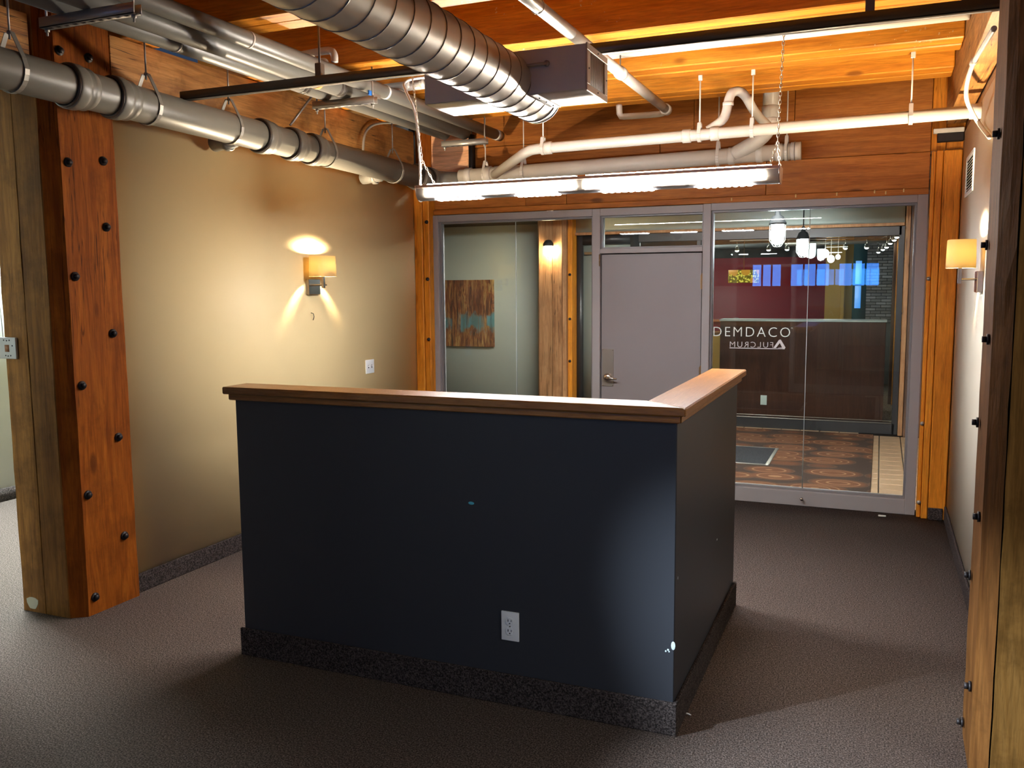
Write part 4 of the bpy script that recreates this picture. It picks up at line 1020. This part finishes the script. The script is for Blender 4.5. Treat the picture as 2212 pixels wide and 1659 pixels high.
# track lights
for lb, pts in (('straight track light rail across the office ceiling', [(-1.85, 12.5, 2.13), (-1.43, 12.5, 2.13), (-1.19, 12.5, 2.13), (-.456, 12.5, 2.13), (-.196, 12.5, 2.13)]),
                ('receding track light rail at the right of the office', [(-.06, 14.4, 2.13), (.0, 13.6, 2.14), (.045, 13.0, 2.15), (.085, 12.5, 2.18), (.125, 12.0, 2.20), (.15, 11.7, 2.22)])):
    r = thing('track_light', lb, 'lamp', (0, 0, 0), 'office track lights')
    MB().cyl(Vector(pts[0])-Vector((.1, 0, -.05)), Vector(pts[-1])+Vector((.1, 0, .05)), .008, n=8).build('rail', M['hanger'], r)
    for p in pts:
        h = MB().lathe([(.010, .04), (.022, .03), (.032, -.02), (.030, -.02)], (p[0], p[1], p[2]-.06), 'z', 14).cyl((p[0], p[1], p[2]-.02), (p[0], p[1], p[2]+.05), .004, n=6).build('head', M['hanger'], r)
        MB().sphere((p[0], p[1], p[2]-.075), .026, (1, 1, .8)).build('bulb', M['e_spot'], h)
r = thing('cluster_pendant', 'cluster of bright jar pendants deep in the office', 'lamp', (-.66, 12.6, 1.95), None)
for x, y, z, s in ((-.05, 0, .04, .05), (.02, .1, -.03, .045), (.10, .3, .0, .03)):
    MB().sphere((x, y, z), s, (1, 1, 1.1)).build('globe', M['e_spot'], r); MB().cyl((x, y, z), (x, y, 1.0), .004, n=6).build('cord', M['hanger'], r)
# ceiling clutter in the office : dark pipes
for i, (a, b, rr, lb) in enumerate((((-4.2, 12.9, 2.08), (-1.3, 13.3, 2.14), .045, 'dark pipe high in the office, left'), ((-2.2, 13.4, 2.14), (.3, 13.4, 2.18), .03, 'thin pipe high across the office'), ((-1.2, 13.2, 2.30), (.5, 13.2, 2.34), .04, 'grey pipe high in the office, right'), ((-2.6, 12.0, 2.25), (.1, 12.0, 2.26), .02, 'rust coloured rail high across the office'))):
    tag(MB().cyl(a, b, rr, n=12).build('office_pipe', (M['blackpipe'], M['hanger'], M['hanger'], M['rustic'])[i]), lb, 'pipe')

# ================================================================== spaces behind / beside the viewer (light sources and reflections)
# left hall : pale wall, with an added tube light out of view
S(MB().box(-6.2, -6.1, -4.3, 6.7, 0, 2.95), 'wall_hall', M['hall'])
S(MB().box(-6.1, -3.7, 6.56, 6.66, 0, 2.95), 'wall_hall_end', M['hall'])
S(MB().box(-6.1, -6.085, -4.3, 6.56, 0, .10), 'baseboard_hall', M['carpet_base'])
S(MB().box(-3.90, -3.72, -.15, 2.62, 0, 2.515), 'wall_left_light_block', M['rear'])  # unseen wall added to keep the back lamp off the front carpet
def added_tube_fixture(label, x, y, z, L, w_, mat, axis='y'):
    r = thing('added_strip_light', label, 'lamp', (x, y, z))
    a = (w_/2, L/2) if axis == 'y' else (L/2, w_/2)
    MB().box(-a[0], a[0], -a[1], a[1], 0, .05, .004).build('housing', M['white'], r)
    MB().box(-a[0]*.85, a[0]*.85, -a[1]*.96, a[1]*.96, -.02, 0, .004).build('diffuser', mat, r)
added_tube_fixture('added unseen strip light on the ceiling of the left hall', -5.85, 4.4, 2.84, 1.8, .3, M['e_hall'])  # lamp added to brighten the pale hall
added_tube_fixture('added unseen strip light on the ceiling of the left hall, behind the viewer', -5.0, -1.6, 2.70, 1.8, .20, M['e_back'])  # unseen lamp added to throw cool light across the carpet
added_tube_fixture('added unseen strip light on the ceiling of the right room', 3.2, .6, 2.9, 1.6, .18, M['e_side'])  # unseen lamp added as fill from the right
S(MB().box(.38, .56, -4.1, 3.02, 2.05, 2.62), 'wall_right_light_block', M['rear'])  # added lintel, placed to keep the right lamp off pipes and upper walls
added_tube_fixture('added unseen strip light on the office ceiling', -2.2, 12.9, 2.86, 1.8, .25, M['e_spot'], 'x')  # unseen lamp added to brighten the office
added_tube_fixture('added unseen strip light on the lobby ceiling', -1.4, 7.05, 2.78, 3.2, .2, emission('added_lobby_tube', (1.0, 1.0, 1.0), 165), 'x')  # unseen lamp added to brighten the lobby and its soffit
# spot added out of view to make the bright patch on the carpet
sh = thing('added_spot', 'added unseen spot head behind the viewer, for the bright carpet patch', 'lamp', (-2.6, 1.0, 2.25))
MB().cyl((0, -.12, .02), (0, -.12, .60), .008, n=8).build('stem', M['strut'], sh)
dv = Vector((.25, 3.02, 0.0))-Vector((-2.6, 1.0, 2.25)); dn = dv.normalized()
MB().cyl(tuple(-dn*.16), tuple(-dn*.01), .03, .06, 20, caps=False).cyl(tuple(-dn*.165), tuple(-dn*.16), .03, n=20).build('head', M['strut'], sh)
sl = lamp('added_spot_lamp', 'SPOT', (0, 0, 0), P_SPOT, (.74, .87, 1.0), 0.04, rot=dv.to_track_quat('-Z', 'Y').to_euler(), parent=sh)
sl.data.spot_size = math.radians(25); sl.data.spot_blend = 1.0
# rear wall with dusk windows
wv = struct('wall_rear')
zs = (1.55, 1.95)
MB().box(-6.1, 6, -4.30, -4.10, 0, zs[0]).build('drywall', M['rear'], wv)
MB().box(-6.1, 6, -4.30, -4.10, zs[1], 3.2).build('drywall', M['rear'], wv)
xs = [(-2.275, -1.752), (-1.575, -.90), (-.725, -.055)]
edges = [-6.1] + [e for p in xs for e in p] + [6.0]
for k in range(0, len(edges), 2): MB().box(edges[k], edges[k+1], -4.30, -4.10, *zs).build('drywall', M['rear'], wv)
for i, (a, b) in enumerate(xs):
    wn = struct('window_%d' % (5+i))
    MB().box(a, b, -4.22, -4.21, *zs).build('pane', M['e_win'], wn)
    n = 3
    for k in range(1, n): MB().box(a+(b-a)*k/n-.014, a+(b-a)*k/n+.014, -4.21, -4.16, *zs).build('mullion', M['dark'], wn)
S(MB().box(6, 6.1, -4.3, 6.7, 0, 3.2), 'wall_far_right', M['rear'])
S(MB().box(.60, 6, 3.45, 3.55, 0, 3.18), 'wall_right_room', M['rear'])
